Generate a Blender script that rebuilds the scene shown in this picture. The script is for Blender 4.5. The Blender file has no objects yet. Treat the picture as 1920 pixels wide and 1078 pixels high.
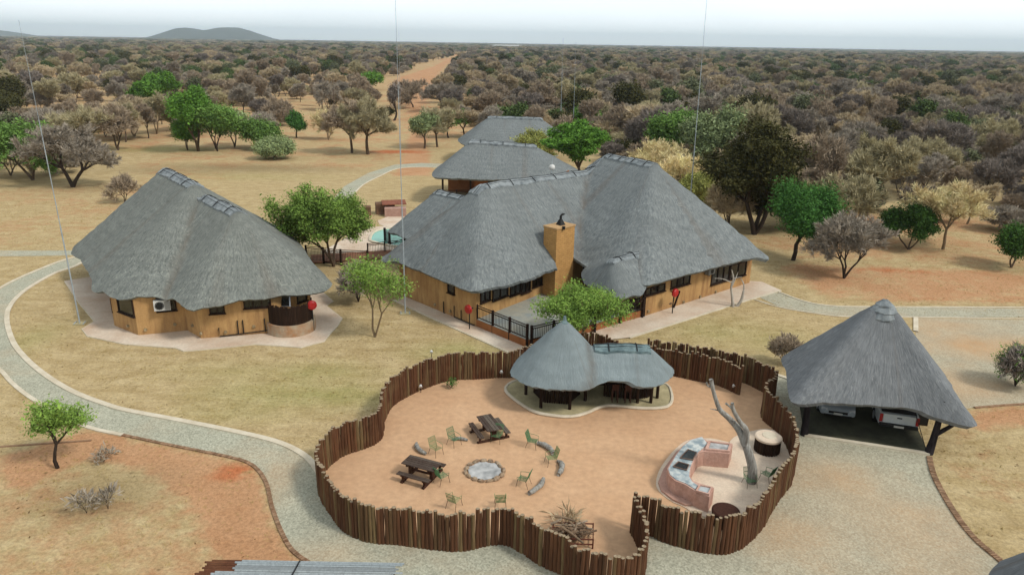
import bpy, math, random, bmesh
import numpy as np
from mathutils import Vector, Matrix
from mathutils.geometry import delaunay_2d_cdt
sc = bpy.context.scene
C = sc.collection
PI = math.pi
# ---------------------------------------------------------------- camera, world, sun, exposure
FPX, PITCH, ROLL, CAMH = 1371.0, math.radians(18.48), math.radians(0.93), 18.0
_fw = np.array([0, math.cos(PITCH), -math.sin(PITCH)]); _r0 = np.array([1., 0, 0]); _u0 = np.array([0, math.sin(PITCH), math.cos(PITCH)])
_rt = _r0*math.cos(ROLL)+_u0*math.sin(ROLL); _up = _u0*math.cos(ROLL)-_r0*math.sin(ROLL)
CAM = np.array([0, 0, CAMH])
cam = bpy.data.objects.new('camera', bpy.data.cameras.new('camera')); C.objects.link(cam); sc.camera = cam
cam.data.sensor_width = 36; cam.data.lens = 36*FPX/1920; cam.data.clip_start = .5; cam.data.clip_end = 40000
_m = Matrix(((_rt[0], _up[0], -_fw[0], 0), (_rt[1], _up[1], -_fw[1], 0), (_rt[2], _up[2], -_fw[2], CAMH), (0, 0, 0, 1)))
cam.matrix_world = _m
def G(px, py, z=0.):                      # photograph pixel -> point of the place at height z
    d = _fw*FPX+_rt*(px-960)+_up*(539-py); t = (z-CAMH)/d[2]; return CAM+d*t
def V2(px, py, z=0.):
    p = G(px, py, z); return (p[0], p[1])
def on_plane(px, py, a, b):               # pixel -> (metres along wall a-b, height)
    d = _fw*FPX+_rt*(px-960)+_up*(539-py); a = np.array(a, float); b = np.array(b, float)
    e = (b-a)/np.linalg.norm(b-a); n = np.array([-e[1], e[0]])
    t = ((a-CAM[:2])@n)/(d[:2]@n); p = CAM+d*t
    return float((p[:2]-a)@e), float(p[2])

SUN_EL, SUN_AZ = math.radians(46), math.radians(118)     # azimuth clockwise from +Y
w = bpy.data.worlds.new('World'); sc.world = w; w.use_nodes = True
nt = w.node_tree; bg = nt.nodes['Background']
sky = nt.nodes.new('ShaderNodeTexSky'); sky.sky_type = 'NISHITA'; sky.sun_disc = False
sky.sun_elevation = SUN_EL; sky.sun_rotation = SUN_AZ; sky.dust_density = 4; sky.air_density = 1.2
mx = nt.nodes.new('ShaderNodeMixRGB'); mx.inputs[0].default_value = .88
tc = nt.nodes.new('ShaderNodeTexCoord'); sp = nt.nodes.new('ShaderNodeSeparateXYZ'); nt.links.new(tc.outputs['Generated'], sp.inputs[0])
nz = nt.nodes.new('ShaderNodeTexNoise'); nz.inputs['Scale'].default_value = 2.2; nz.inputs['Detail'].default_value = 4
mp = nt.nodes.new('ShaderNodeMapping'); mp.inputs['Scale'].default_value = (1, 1, 3.5); nt.links.new(tc.outputs['Generated'], mp.inputs[0]); nt.links.new(mp.outputs[0], nz.inputs[0])
rp = nt.nodes.new('ShaderNodeValToRGB'); e = rp.color_ramp.elements
e[0].position = .3; e[0].color = (7.1, 7.7, 8.1, 1); e[1].position = .7; e[1].color = (8.5, 8.9, 9.1, 1)
nt.links.new(nz.outputs[0], rp.inputs[0]); nt.links.new(sky.outputs[0], mx.inputs[1]); nt.links.new(rp.outputs[0], mx.inputs[2])
hr = nt.nodes.new('ShaderNodeValToRGB'); hr.color_ramp.elements[0].color = (1.95, 1.95, 1.93, 1); hr.color_ramp.elements[1].position = .22; hr.color_ramp.elements[1].color = (1, 1, 1, 1); nt.links.new(sp.outputs[2], hr.inputs[0])
m2 = nt.nodes.new('ShaderNodeMixRGB'); m2.blend_type = 'MULTIPLY'; m2.inputs[0].default_value = 1; nt.links.new(mx.outputs[0], m2.inputs[1]); nt.links.new(hr.outputs[0], m2.inputs[2])      # brighter towards the hazy horizon
nt.links.new(m2.outputs[0], bg.inputs[0]); bg.inputs[1].default_value = .103
sl = bpy.data.lights.new('sun', 'SUN'); sl.energy = 2.5; sl.angle = math.radians(10); sl.color = (1, .95, .87)
so = bpy.data.objects.new('sun', sl); C.objects.link(so); so.location = (0, 0, 60)
sd = Vector((math.sin(SUN_AZ)*math.cos(SUN_EL), math.cos(SUN_AZ)*math.cos(SUN_EL), math.sin(SUN_EL)))
so.rotation_euler = sd.to_track_quat('Z', 'Y').to_euler()
sc.view_settings.view_transform = 'Standard'; sc.view_settings.look = 'None'; sc.view_settings.exposure = 0.05; sc.view_settings.gamma = 1
sc.render.engine = 'CYCLES'; sc.cycles.volume_bounces = 4

# ---------------------------------------------------------------- helpers
def L3(r, g, b, k=.80):
    f = lambda c: (c/255/12.92 if c/255 <= .04045 else ((c/255+.055)/1.055)**2.4)*k
    return (f(r), f(g), f(b), 1)
def tag(o, label=None, cat=None, group=None, kind=None):
    if label: o['label'] = label
    if cat: o['category'] = cat
    if group: o['group'] = group
    if kind: o['kind'] = kind
    return o
def thing(name, label, cat, loc=(0, 0, 0), rz=0, group=None):
    o = bpy.data.objects.new(name, None); C.objects.link(o); o.location = tuple(float(v) for v in loc); o.rotation_euler = (0, 0, rz)
    o.empty_display_size = .3
    return tag(o, label, cat, group)
def rootloc(o):
    while o.parent: o = o.parent
    return np.array(o.location)
def mesh_of(name, verts, faces, m=None, uv=None, smooth=False, midx=None, tri=None):
    me = bpy.data.meshes.new(name)
    verts = np.asarray(verts, dtype=np.float32).reshape(-1, 3)
    if isinstance(faces, np.ndarray):
        k = faces.shape[1]; n = len(faces)
        me.vertices.add(len(verts)); me.vertices.foreach_set('co', verts.ravel())
        me.loops.add(n*k); me.loops.foreach_set('vertex_index', faces.astype(np.int32).ravel())
        me.polygons.add(n); me.polygons.foreach_set('loop_start', np.arange(0, n*k, k, dtype=np.int32)); me.polygons.foreach_set('loop_total', np.full(n, k, dtype=np.int32))
        me.update(calc_edges=True)
    else:
        me.from_pydata([tuple(map(float, v)) for v in verts], [], faces)
    if m is not None:
        for mm in (m if isinstance(m, (list, tuple)) else [m]): me.materials.append(mm)
    if uv is not None:
        l = me.uv_layers.new(name='UVMap'); l.data.foreach_set('uv', np.asarray(uv, dtype=np.float32).ravel())
    if smooth: me.polygons.foreach_set('use_smooth', np.ones(len(me.polygons), dtype=bool))
    if midx is not None: me.polygons.foreach_set('material_index', np.asarray(midx, dtype=np.int32))
    me.update()
    return me
def obj(name, me, parent=None, world=True):
    o = bpy.data.objects.new(name, me); C.objects.link(o)
    if parent is not None:
        o.parent = parent
    return o
class MB:
    def __init__(s): s.v = []; s.f = []; s.mi = []; s.cur = 0
    def add(s, vs, fs):
        b = len(s.v); s.v += [tuple(map(float, v)) for v in vs]; s.f += [tuple(i+b for i in f) for f in fs]; s.mi += [s.cur]*len(fs); return s
    def box(s, c, size, rz=0, rx=0, ry=0, taper=1.):
        hx, hy, hz = (k/2 for k in size); R = (Matrix.Rotation(rz, 3, 'Z') @ Matrix.Rotation(ry, 3, 'Y') @ Matrix.Rotation(rx, 3, 'X'))
        vs = []
        for z in (-hz, hz):
            k = taper if z > 0 else 1
            for x, y in ((-hx, -hy), (hx, -hy), (hx, hy), (-hx, hy)): vs.append(tuple(R @ Vector((x*k, y*k, z))+Vector(tuple(map(float, c)))))
        return s.add(vs, [(3, 2, 1, 0), (4, 5, 6, 7), (0, 1, 5, 4), (1, 2, 6, 5), (2, 3, 7, 6), (3, 0, 4, 7)])
    def tube(s, pts, rs, n=8, cap=True):
        pts = [Vector(tuple(map(float, p))) for p in pts]
        if not hasattr(rs, '__len__'): rs = [rs]*len(pts)
        vs = []; fs = []; up = None
        for i, p in enumerate(pts):
            d = (pts[min(i+1, len(pts)-1)]-pts[max(i-1, 0)]); d = d.normalized() if d.length > 1e-9 else Vector((0, 0, 1))
            if up is None: up = Vector((0, 0, 1)) if abs(d.z) < .9 else Vector((1, 0, 0))
            a = d.cross(up).normalized(); b = d.cross(a).normalized(); up = -b if False else up
            for k in range(n):
                t = 2*PI*k/n; vs.append(tuple(p+(a*math.cos(t)+b*math.sin(t))*rs[i]))
        for i in range(len(pts)-1):
            for k in range(n): fs.append((i*n+k, i*n+(k+1) % n, (i+1)*n+(k+1) % n, (i+1)*n+k))
        if cap: fs.append(tuple(range(n))); fs.append(tuple(range(len(vs)-1, len(vs)-n-1, -1)))
        return s.add(vs, fs)
    def prism(s, outline, z0, z1, bottom=True):
        n = len(outline); a = sum(outline[i][0]*outline[(i+1) % n][1]-outline[(i+1) % n][0]*outline[i][1] for i in range(n))
        if a < 0: outline = outline[::-1]
        vs = [(x, y, z0) for x, y in outline]+[(x, y, z1) for x, y in outline]
        fs = [(i, (i+1) % n, n+(i+1) % n, n+i) for i in range(n)]
        tri = delaunay_2d_cdt([Vector((float(x), float(y))) for x, y in outline], [(i, (i+1) % n) for i in range(n)], [], 1, 1e-6)
        if len(tri[0]) == n:
            o = tri[3]; idx = [q[0] for q in o]
            for f in tri[2]:
                g = [idx[k] for k in f]
                (ax, ay), (bx, by), (cx, cy) = [outline[k] for k in g]
                if (bx-ax)*(cy-ay)-(cx-ax)*(by-ay) < 0: g = g[::-1]
                fs.append(tuple(n+k for k in g))
                if bottom: fs.append(tuple(g[::-1]))
        else: fs.append(tuple(range(n, 2*n)))
        return s.add(vs, fs)
    def build(s, name, m, parent=None, smooth=False, local=False, uv=None):
        v = np.array(s.v, dtype=np.float64)
        if parent is not None and not local: v = v-rootloc(parent)
        me = mesh_of(name, v, s.f, m, smooth=smooth, midx=s.mi if isinstance(m, (list, tuple)) else None, uv=uv)
        return obj(name, me, parent)
def copy_tree(o, parent=None):
    c = o.copy(); C.objects.link(c); c.parent = parent
    for ch in o.children: copy_tree(ch, c)
    return c
def spline(pts, step, closed=False):
    P = [np.array(p, float) for p in pts]; n = len(P); out = []
    for i in range(n if closed else n-1):
        if closed: p0, p1, p2, p3 = P[i-1], P[i], P[(i+1) % n], P[(i+2) % n]
        else: p0, p1, p2, p3 = P[max(i-1, 0)], P[i], P[i+1], P[min(i+2, n-1)]
        k = max(2, int(np.linalg.norm(p2-p1)/step*3))
        for j in range(k):
            t = j/k; out.append(.5*((2*p1)+(-p0+p2)*t+(2*p0-5*p1+4*p2-p3)*t*t+(-p0+3*p1-3*p2+p3)*t**3))
    out.append(P[0] if closed else P[-1])
    out = np.array(out); s = np.concatenate([[0], np.cumsum(np.linalg.norm(np.diff(out, axis=0), axis=1))])
    m = max(2, int(round(s[-1]/step))); q = np.linspace(0, s[-1], m+1)
    r = np.stack([np.interp(q, s, out[:, k]) for k in range(out.shape[1])], 1)
    return r[:-1] if closed else r
def pip(x, y, poly):
    x = np.asarray(x); y = np.asarray(y); inside = np.zeros(x.shape, bool); n = len(poly)
    for i in range(n):
        x1, y1 = poly[i]; x2, y2 = poly[(i+1) % n]
        c = ((y1 > y) != (y2 > y)) & (x < (x2-x1)*(y-y1)/((y2-y1)+1e-12)+x1); inside ^= c
    return inside
def dist_poly(x, y, pts, closed=False):
    d = np.full(np.shape(x), 1e9); n = len(pts)
    for i in range(n if closed else n-1):
        a = np.array(pts[i], float); b = np.array(pts[(i+1) % n], float); e = b-a; l = e@e+1e-12
        t = np.clip(((x-a[0])*e[0]+(y-a[1])*e[1])/l, 0, 1); d = np.minimum(d, np.hypot(x-a[0]-t*e[0], y-a[1]-t*e[1]))
    return d

# ---------------------------------------------------------------- materials
def nodes_mat(name, rough=.85, spec=.2):
    m = bpy.data.materials.new(name); m.use_nodes = True; b = m.node_tree.nodes['Principled BSDF']
    b.inputs['Roughness'].default_value = rough; b.inputs['Specular IOR Level'].default_value = spec
    return m, m.node_tree, b
def N(t, kind, **kw):
    n = t.nodes.new(kind)
    for k, v in kw.items():
        if k in n.inputs: n.inputs[k].default_value = v
        else: setattr(n, k, v)
    return n
def coords(t, kind='Object', scale=(1, 1, 1)):
    c = N(t, 'ShaderNodeTexCoord'); m = N(t, 'ShaderNodeMapping'); m.inputs['Scale'].default_value = scale
    t.links.new(c.outputs[kind], m.inputs[0]); return m.outputs[0]
def worldco(t, scale=(1, 1, 1)):
    c = N(t, 'ShaderNodeNewGeometry'); m = N(t, 'ShaderNodeMapping'); m.inputs['Scale'].default_value = scale
    t.links.new(c.outputs['Position'], m.inputs[0]); return m.outputs[0]
def noise(t, co, scale, detail=4, rough=.55, dist=0):
    n = N(t, 'ShaderNodeTexNoise'); n.inputs['Scale'].default_value = scale; n.inputs['Detail'].default_value = detail; n.inputs['Roughness'].default_value = rough; n.inputs['Distortion'].default_value = dist
    t.links.new(co, n.inputs['Vector']); return n.outputs[0]
def ramp(t, fac, stops):
    r = N(t, 'ShaderNodeValToRGB'); el = r.color_ramp.elements
    while len(el) < len(stops): el.new(.5)
    for i, (p, c) in enumerate(stops): el[i].position = p; el[i].color = c if hasattr(c, '__len__') else (c, c, c, 1)
    t.links.new(fac, r.inputs[0]); return r.outputs[0]
def mix(t, fac, a, b, mode='MIX'):
    m = N(t, 'ShaderNodeMixRGB', blend_type=mode)
    for s, v in ((0, fac), (1, a), (2, b)):
        if hasattr(v, 'is_linked') or isinstance(v, bpy.types.NodeSocket): t.links.new(v, m.inputs[s])
        else: m.inputs[s].default_value = v if not (s == 0 and hasattr(v, '__len__')) else v[0]
    return m.outputs[0]
def bump(t, b, h, strength=.4, dist=.05):
    n = N(t, 'ShaderNodeBump'); n.inputs['Strength'].default_value = strength; n.inputs['Distance'].default_value = dist
    t.links.new(h, n.inputs['Height']); t.links.new(n.outputs[0], b.inputs['Normal'])
def simple(name, c1, c2=None, scale=3, rough=.8, spec=.2, stretch=(1, 1, 1), bs=.3, bd=.02, isl=.0, fine=40, metal=0):
    m, t, b = nodes_mat(name, rough, spec); b.inputs['Metallic'].default_value = metal
    co = coords(t, 'Object', stretch); c2 = c2 or tuple(v*.7 for v in c1[:3])+(1,)
    n1 = noise(t, co, scale, 5, .6); n2 = noise(t, co, fine, 3, .6)
    col = mix(t, ramp(t, n1, [(.3, 0.), (.7, 1.)]), c1, c2)
    col = mix(t, .35, col, ramp(t, n2, [(.25, .35), (.75, 1.)]), 'MULTIPLY')
    g = N(t, 'ShaderNodeNewGeometry')
    if isl:
        col = mix(t, isl, col, ramp(t, g.outputs['Random Per Island'], [(0, .25), (1, 1.)]), 'MULTIPLY')
    t.links.new(col, b.inputs['Base Color']); bump(t, b, n2, bs, bd)
    return m

def thatch_mat(name, base, dark, light, fleck=.5, con=.8):
    m, t, b = nodes_mat(name, .95, .1)
    uv = N(t, 'ShaderNodeUVMap').outputs[0]
    def mp(s, vec=uv):
        q = N(t, 'ShaderNodeMapping'); q.inputs['Scale'].default_value = s; t.links.new(vec, q.inputs[0]); return q.outputs[0]
    st = noise(t, mp((6.5, 1.9, 1)), 1.0, 6, .75, .5)
    st2 = noise(t, mp((13, 4.5, 1)), 1.0, 4, .7)
    big = noise(t, coords(t, 'Object', (1, 1, 1)), .35, 5, .6)
    col = mix(t, ramp(t, st, [(.38, 1-con), (.6, 1.)]), dark, base)
    col = mix(t, ramp(t, st2, [(.52, 0.), (.7, con)]), col, light)
    col = mix(t, ramp(t, big, [(.35, 0.), (.7, .55)]), col, tuple(v*.72 for v in base[:3])+(1,))
    # browner weathering runs down the slope
    run = noise(t, mp((.55, .05, 1)), 1.0, 3, .5)
    col = mix(t, ramp(t, run, [(.58, 0.), (.72, .45)]), col, L3(112, 100, 88))
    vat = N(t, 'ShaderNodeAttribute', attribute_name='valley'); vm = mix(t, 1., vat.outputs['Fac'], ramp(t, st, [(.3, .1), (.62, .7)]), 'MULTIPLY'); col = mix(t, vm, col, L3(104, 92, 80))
    # horizontal courses
    crs = noise(t, mp((.4, 2.6, 1)), 1.0, 3, .5)
    col = mix(t, .22, col, ramp(t, crs, [(.35, .35), (.65, 1.)]), 'MULTIPLY')
    # dark flecks : tied bundle ends
    vo = N(t, 'ShaderNodeTexVoronoi'); t.links.new(mp((1.7, .85, 1)), vo.inputs['Vector']); vo.inputs['Randomness'].default_value = .9
    fl = ramp(t, vo.outputs['Distance'], [(.1, 1.), (.19, 0.)])
    col = mix(t, mix(t, 1., fl, (fleck, fleck, fleck, 1), 'MULTIPLY'), col, tuple(v*.4 for v in dark[:3])+(1,))
    t.links.new(col, b.inputs['Base Color'])
    h = mix(t, .5, st, st2); bump(t, b, h, .8, .08)
    return m
THATCH = thatch_mat('thatch', L3(138, 144, 144), L3(94, 100, 103), L3(176, 182, 178), .4, .75)
THATCH_B = thatch_mat('thatch_bar', L3(148, 160, 162), L3(118, 130, 134), L3(180, 190, 190), .15, .5)
THATCH_OLD = thatch_mat('thatch_flecked', L3(140, 144, 138), L3(94, 99, 97), L3(180, 184, 172), .9)
THATCH_D = thatch_mat('thatch_carport', L3(138, 142, 145), L3(96, 100, 103), L3(172, 175, 175), .35, .7)
UNDER = simple('thatch_underside', L3(95, 80, 62), L3(60, 50, 40), 6)
CAPM = simple('ridge_capping', L3(166, 173, 175), L3(100, 109, 113), 2.2, .7, .3, (1, 1, 1), .5, .03, 0, 14)
CAPB = simple('ridge_capping_teal', L3(134, 156, 158), L3(74, 96, 102), 2.2, .7, .3, (1, 1, 1), .5, .03, 0, 14)
STRAP = simple('strap_dark', L3(52, 54, 56), None, 8)
def wall_mat():
    m, t, b = nodes_mat('ochre_plaster', .9, .15)
    co = coords(t, 'Object', (1, 1, 1)); cs = coords(t, 'Object', (2.6, 2.6, .4))
    n1 = noise(t, co, .8, 5, .6); n2 = noise(t, cs, 1., 5, .65); n3 = noise(t, co, 14, 4, .6)
    col = mix(t, ramp(t, n1, [(.3, 0.), (.7, 1.)]), L3(212, 172, 116), L3(190, 148, 98))
    col = mix(t, ramp(t, n2, [(.42, 0.), (.7, .75)]), col, L3(150, 112, 76))
    g = N(t, 'ShaderNodeNewGeometry'); s = N(t, 'ShaderNodeSeparateXYZ'); t.links.new(g.outputs['Position'], s.inputs[0])
    mr = N(t, 'ShaderNodeMath', operation='MULTIPLY_ADD'); t.links.new(s.outputs[2], mr.inputs[0]); mr.inputs[1].default_value = -1.6; mr.inputs[2].default_value = 1.0
    f = mix(t, 1., ramp(t, mr.outputs[0], [(.0, 0.), (1, .6)]), n2, 'MULTIPLY')
    col = mix(t, f, col, L3(168, 122, 84))
    col = mix(t, .35, col, ramp(t, n3, [(.25, .4), (.75, 1.)]), 'MULTIPLY')
    t.links.new(col, b.inputs['Base Color']); bump(t, b, n3, .5, .03); return m
WALL = wall_mat()
def brick_mat(name, c1, c2, mortar, sx=1., sz=1.):
    m, t, b = nodes_mat(name, .9, .15)
    uv = N(t, 'ShaderNodeUVMap').outputs[0]
    br = N(t, 'ShaderNodeTexBrick'); t.links.new(uv, br.inputs['Vector']); br.inputs['Scale'].default_value = 1
    br.inputs['Color1'].default_value = c1; br.inputs['Color2'].default_value = c2; br.inputs['Mortar'].default_value = mortar
    br.inputs['Brick Width'].default_value = .26*sx; br.inputs['Row Height'].default_value = .095*sz; br.inputs['Mortar Size'].default_value = .008
    co = coords(t, 'Object'); n = noise(t, co, 3, 5); n2 = noise(t, co, 30, 3)
    col = mix(t, .5, br.outputs[0], ramp(t, n, [(.3, .55), (.7, 1.)]), 'MULTIPLY'); col = mix(t, .3, col, ramp(t, n2, [(.3, .5), (.7, 1.)]), 'MULTIPLY')
    t.links.new(col, b.inputs['Base Color']); bump(t, b, br.outputs['Fac'], -.3, .01); return m
CHIM = brick_mat('chimney_stone', L3(214, 166, 104), L3(204, 156, 96), L3(160, 116, 68), 1.6, 1.5)
ORB = simple('orange_plinth', L3(176, 118, 76), L3(150, 96, 60), 1.5, .9, .1, (1, 1, 1), .4)
def wood(name, c1, c2, c3, top=False):
    m, t, b = nodes_mat(name, .85, .15)
    co = coords(t, 'Object', (14, 14, 1.1)); n = noise(t, co, 1., 5, .7, .4); co2 = coords(t, 'Object'); n2 = noise(t, co2, 1.3, 3)
    g = N(t, 'ShaderNodeNewGeometry'); oi = N(t, 'ShaderNodeObjectInfo')
    r = N(t, 'ShaderNodeMath', operation='ADD'); t.links.new(g.outputs['Random Per Island'], r.inputs[0]); t.links.new(oi.outputs['Random'], r.inputs[1])
    fr = N(t, 'ShaderNodeMath', operation='FRACT'); t.links.new(r.outputs[0], fr.inputs[0])
    base = ramp(t, fr.outputs[0], [(0, c1), (.35, c2), (.7, c1), (1, c3)])
    col = mix(t, ramp(t, n, [(.4, 0.), (.75, .7)]), base, tuple(v*.35 for v in c1[:3])+(1,))
    col = mix(t, ramp(t, n2, [(.5, 0.), (.7, .3)]), col, c3)
    t.links.new(col, b.inputs['Base Color']); bump(t, b, n, .5, .02); return m
POSTM = wood('treated_pole', L3(90, 60, 42), L3(112, 76, 52), L3(132, 112, 78))
POSTTOP = simple('cut_pole_end', L3(186, 168, 140), L3(130, 110, 84), 20)
DWOOD = wood('dark_wood', L3(44, 30, 22), L3(54, 36, 26), L3(66, 48, 36))
PWOOD = wood('picnic_wood', L3(92, 80, 72), L3(72, 54, 44), L3(120, 110, 98))
PWOOD2 = wood('picnic_frame_wood', L3(72, 44, 34), L3(84, 54, 42), L3(96, 70, 54))
FRAMEM = simple('window_frame_brown', L3(58, 38, 28), L3(42, 28, 20), 6)
def glass_mat():
    m, t, b = nodes_mat('window_glass', .12, .5); co = coords(t, 'Object'); n = noise(t, co, .9, 2)
    t.links.new(mix(t, ramp(t, n, [(.4, 0.), (.6, 1.)]), L3(22, 24, 26), L3(44, 42, 40)), b.inputs['Base Color']); return m
GLASS = glass_mat()
PAVE = simple('pale_paving', L3(240, 226, 206), L3(214, 186, 160), .45, .85, .2, (1, 1, 1), .15, .01, 0, 9)
KERB = simple('kerb_concrete', L3(240, 230, 208), L3(212, 198, 172), 1.3, .9, .1, (1, 1, 1), .3)
BRICKEDGE = simple('brick_edging', L3(190, 158, 128), L3(150, 112, 84), 5, .9, .1, (1, 1, 1), .3, .02, .5)
def gravel_mat():
    m, t, b = nodes_mat('gravel', .95, .1); co = worldco(t)
    n1 = noise(t, co, .22, 5, .6); nn = noise(t, co, 9, 3, .7); vo = N(t, 'ShaderNodeTexVoronoi'); vo.inputs['Scale'].default_value = 15; t.links.new(co, vo.inputs['Vector'])
    col = mix(t, ramp(t, vo.outputs['Color'], [(.1, 0.), (.9, 1.)]), L3(160, 160, 142), L3(206, 204, 182))
    col = mix(t, ramp(t, nn, [(.45, 0.), (.75, .35)]), col, L3(124, 122, 102))
    at = N(t, 'ShaderNodeAttribute', attribute_name='soil')
    a2 = N(t, 'ShaderNodeMath', operation='ADD'); t.links.new(at.outputs['Fac'], a2.inputs[0]); 
    nr = ramp(t, n1, [(.48, -.0), (.78, .45)]); t.links.new(nr, a2.inputs[1])
    mm = N(t, 'ShaderNodeMath', operation='MULTIPLY'); t.links.new(a2.outputs[0], mm.inputs[0]); t.links.new(ramp(t, nn, [(.25, .55), (.7, 1.)]), mm.inputs[1]); mm.use_clamp = True
    col = mix(t, mm.outputs[0], col, L3(206, 162, 116))
    n3 = noise(t, co, .6, 3); col = mix(t, .3, col, ramp(t, n3, [(.3, .6), (.7, 1.)]), 'MULTIPLY')
    t.links.new(col, b.inputs['Base Color']); bump(t, b, vo.outputs['Distance'], .5, .02); return m
GRAVEL = gravel_mat()
def ground_mat():
    m, t, b = nodes_mat('ground', .98, .05); co = worldco(t)
    n0 = noise(t, co, .035, 4, .6); n1 = noise(t, co, .16, 6, .65, .4); n2 = noise(t, co, 1.1, 5, .7); n3 = noise(t, co, 6, 6, .85); cs = worldco(t, (1, 2.4, 1)); n4 = noise(t, cs, .5, 6, .7)
    at = lambda s: N(t, 'ShaderNodeAttribute', attribute_name=s).outputs['Fac']
    grass = mix(t, ramp(t, n4, [(.35, 0.), (.65, 1.)]), L3(214, 192, 148), L3(188, 164, 118))
    grass = mix(t, ramp(t, n2, [(.45, 0.), (.75, .55)]), grass, L3(158, 134, 94))
    gr = mix(t, ramp(t, n2, [(.3, 0.), (.7, 1.)]), L3(172, 170, 104), L3(140, 148, 78))
    f = N(t, 'ShaderNodeMath', operation='MULTIPLY'); f.use_clamp = True; t.links.new(at('green'), f.inputs[0]); t.links.new(ramp(t, n1, [(.3, .25), (.65, 1.)]), f.inputs[1])
    grass = mix(t, f.outputs[0], grass, gr)
    soil = mix(t, ramp(t, n1, [(.35, 0.), (.7, 1.)]), L3(212, 168, 128), L3(194, 146, 106))
    soil = mix(t, ramp(t, n2, [(.5, 0.), (.8, .5)]), soil, L3(186, 132, 90))
    # soil coverage = attribute + noise
    s = N(t, 'ShaderNodeMath', operation='ADD'); t.links.new(at('soil'), s.inputs[0]); q = N(t, 'ShaderNodeMath', operation='MULTIPLY_ADD'); t.links.new(n1, q.inputs[0]); q.inputs[1].default_value = 1.1; q.inputs[2].default_value = -.55
    q2 = N(t, 'ShaderNodeMath', operation='MULTIPLY_ADD'); t.links.new(n2, q2.inputs[0]); q2.inputs[1].default_value = .7; q2.inputs[2].default_value = -.35
    s2 = N(t, 'ShaderNodeMath', operation='ADD'); t.links.new(q.outputs[0], s2.inputs[0]); t.links.new(q2.outputs[0], s2.inputs[1]); t.links.new(s2.outputs[0], s.inputs[1])
    col = mix(t, ramp(t, s.outputs[0], [(.3, 0.), (.62, 1.)]), grass, soil)
    red = mix(t, ramp(t, n2, [(.3, 0.), (.7, 1.)]), L3(208, 116, 72), L3(190, 124, 84))
    s3 = N(t, 'ShaderNodeMath', operation='ADD'); t.links.new(at('red'), s3.inputs[0]); t.links.new(s2.outputs[0], s3.inputs[1])
    col = mix(t, ramp(t, s3.outputs[0], [(.35, 0.), (.8, 1.)]), col, red)
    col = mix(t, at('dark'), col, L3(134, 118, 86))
    col = mix(t, .75, col, ramp(t, n3, [(.34, .42), (.6, 1.08)]), 'MULTIPLY')
    vo = N(t, 'ShaderNodeTexVoronoi'); vo.inputs['Scale'].default_value = .9; t.links.new(co, vo.inputs['Vector'])
    col = mix(t, ramp(t, vo.outputs['Distance'], [(.035, .55), (.1, 0.)]), col, L3(84, 70, 46))
    col = mix(t, at('far'), col, L3(112, 104, 84))
    t.links.new(col, b.inputs['Base Color']); bump(t, b, n3, .6, .05); return m
GROUND = ground_mat()
FLOORS = simple('swept_sand', L3(224, 184, 146), L3(212, 170, 132), .35, .95, .05, (1, 1, 1), .5, .03, 0, 3.2)
SLAB = simple('stained_concrete', L3(214, 200, 158), L3(160, 150, 116), .9, .9, .1, (1, 1, 1), .3, .02, 0, 8)
CONC = simple('pink_beige_concrete', L3(242, 224, 200), L3(228, 204, 180), .6, .9, .1, (1, 1, 1), .25, .02, 0, 10)
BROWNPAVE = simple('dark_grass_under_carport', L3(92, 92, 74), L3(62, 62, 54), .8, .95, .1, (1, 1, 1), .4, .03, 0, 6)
METAL = simple('galvanised_steel', L3(186, 196, 200), L3(150, 160, 166), 3, .45, .5, (1, 1, 1), .1)
REDM = simple('red_enamel', L3(200, 26, 30), L3(170, 20, 24), 4, .45, .5, (1, 1, 1), .05)
BLACK = simple('black_metal', L3(30, 30, 30), None, 5, .6, .3)
WHITE = simple('white_enamel', L3(232, 232, 228), L3(205, 206, 202), 3, .4, .4, (1, 1, 1), .05)
GREENM = simple('green_wire', L3(72, 128, 84), L3(96, 138, 96), 6, .6, .3)
GREEN2 = simple('pale_green_wire', L3(140, 160, 108), L3(120, 140, 90), 6, .6, .3)
LEGM = simple('rusty_leg', L3(110, 76, 56), L3(84, 84, 56), 6, .7, .3)
PINKW = simple('pink_plaster', L3(228, 190, 174), L3(196, 150, 132), 1.6, .9, .1, (1, 1, 1), .5, .04, 0, 9)
DEADW = simple('bleached_wood', L3(200, 200, 192), L3(122, 114, 106), 2.5, .9, .1, (4, 4, .6), .8, .04, 0, 12)
def mosaic():
    m, t, b = nodes_mat('blue_white_mosaic', .4, .4); co = coords(t, 'Object')
    vo = N(t, 'ShaderNodeTexVoronoi'); vo.inputs['Scale'].default_value = 7; t.links.new(co, vo.inputs['Vector']); n = noise(t, co, 2.2, 3)
    col = mix(t, ramp(t, vo.outputs['Color'], [(.2, 0.), (.8, 1.)]), L3(206, 210, 204), L3(162, 174, 178))
    col = mix(t, ramp(t, n, [(.46, 0.), (.62, .85)]), col, L3(122, 140, 148)); t.links.new(col, b.inputs['Base Color']); return m
MOSAIC = mosaic()
PINKF = simple('pink_floor_render', L3(210, 170, 152), L3(188, 146, 130), 1.2, .9, .1, (1, 1, 1), .3, .02, 0, 8)

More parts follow.
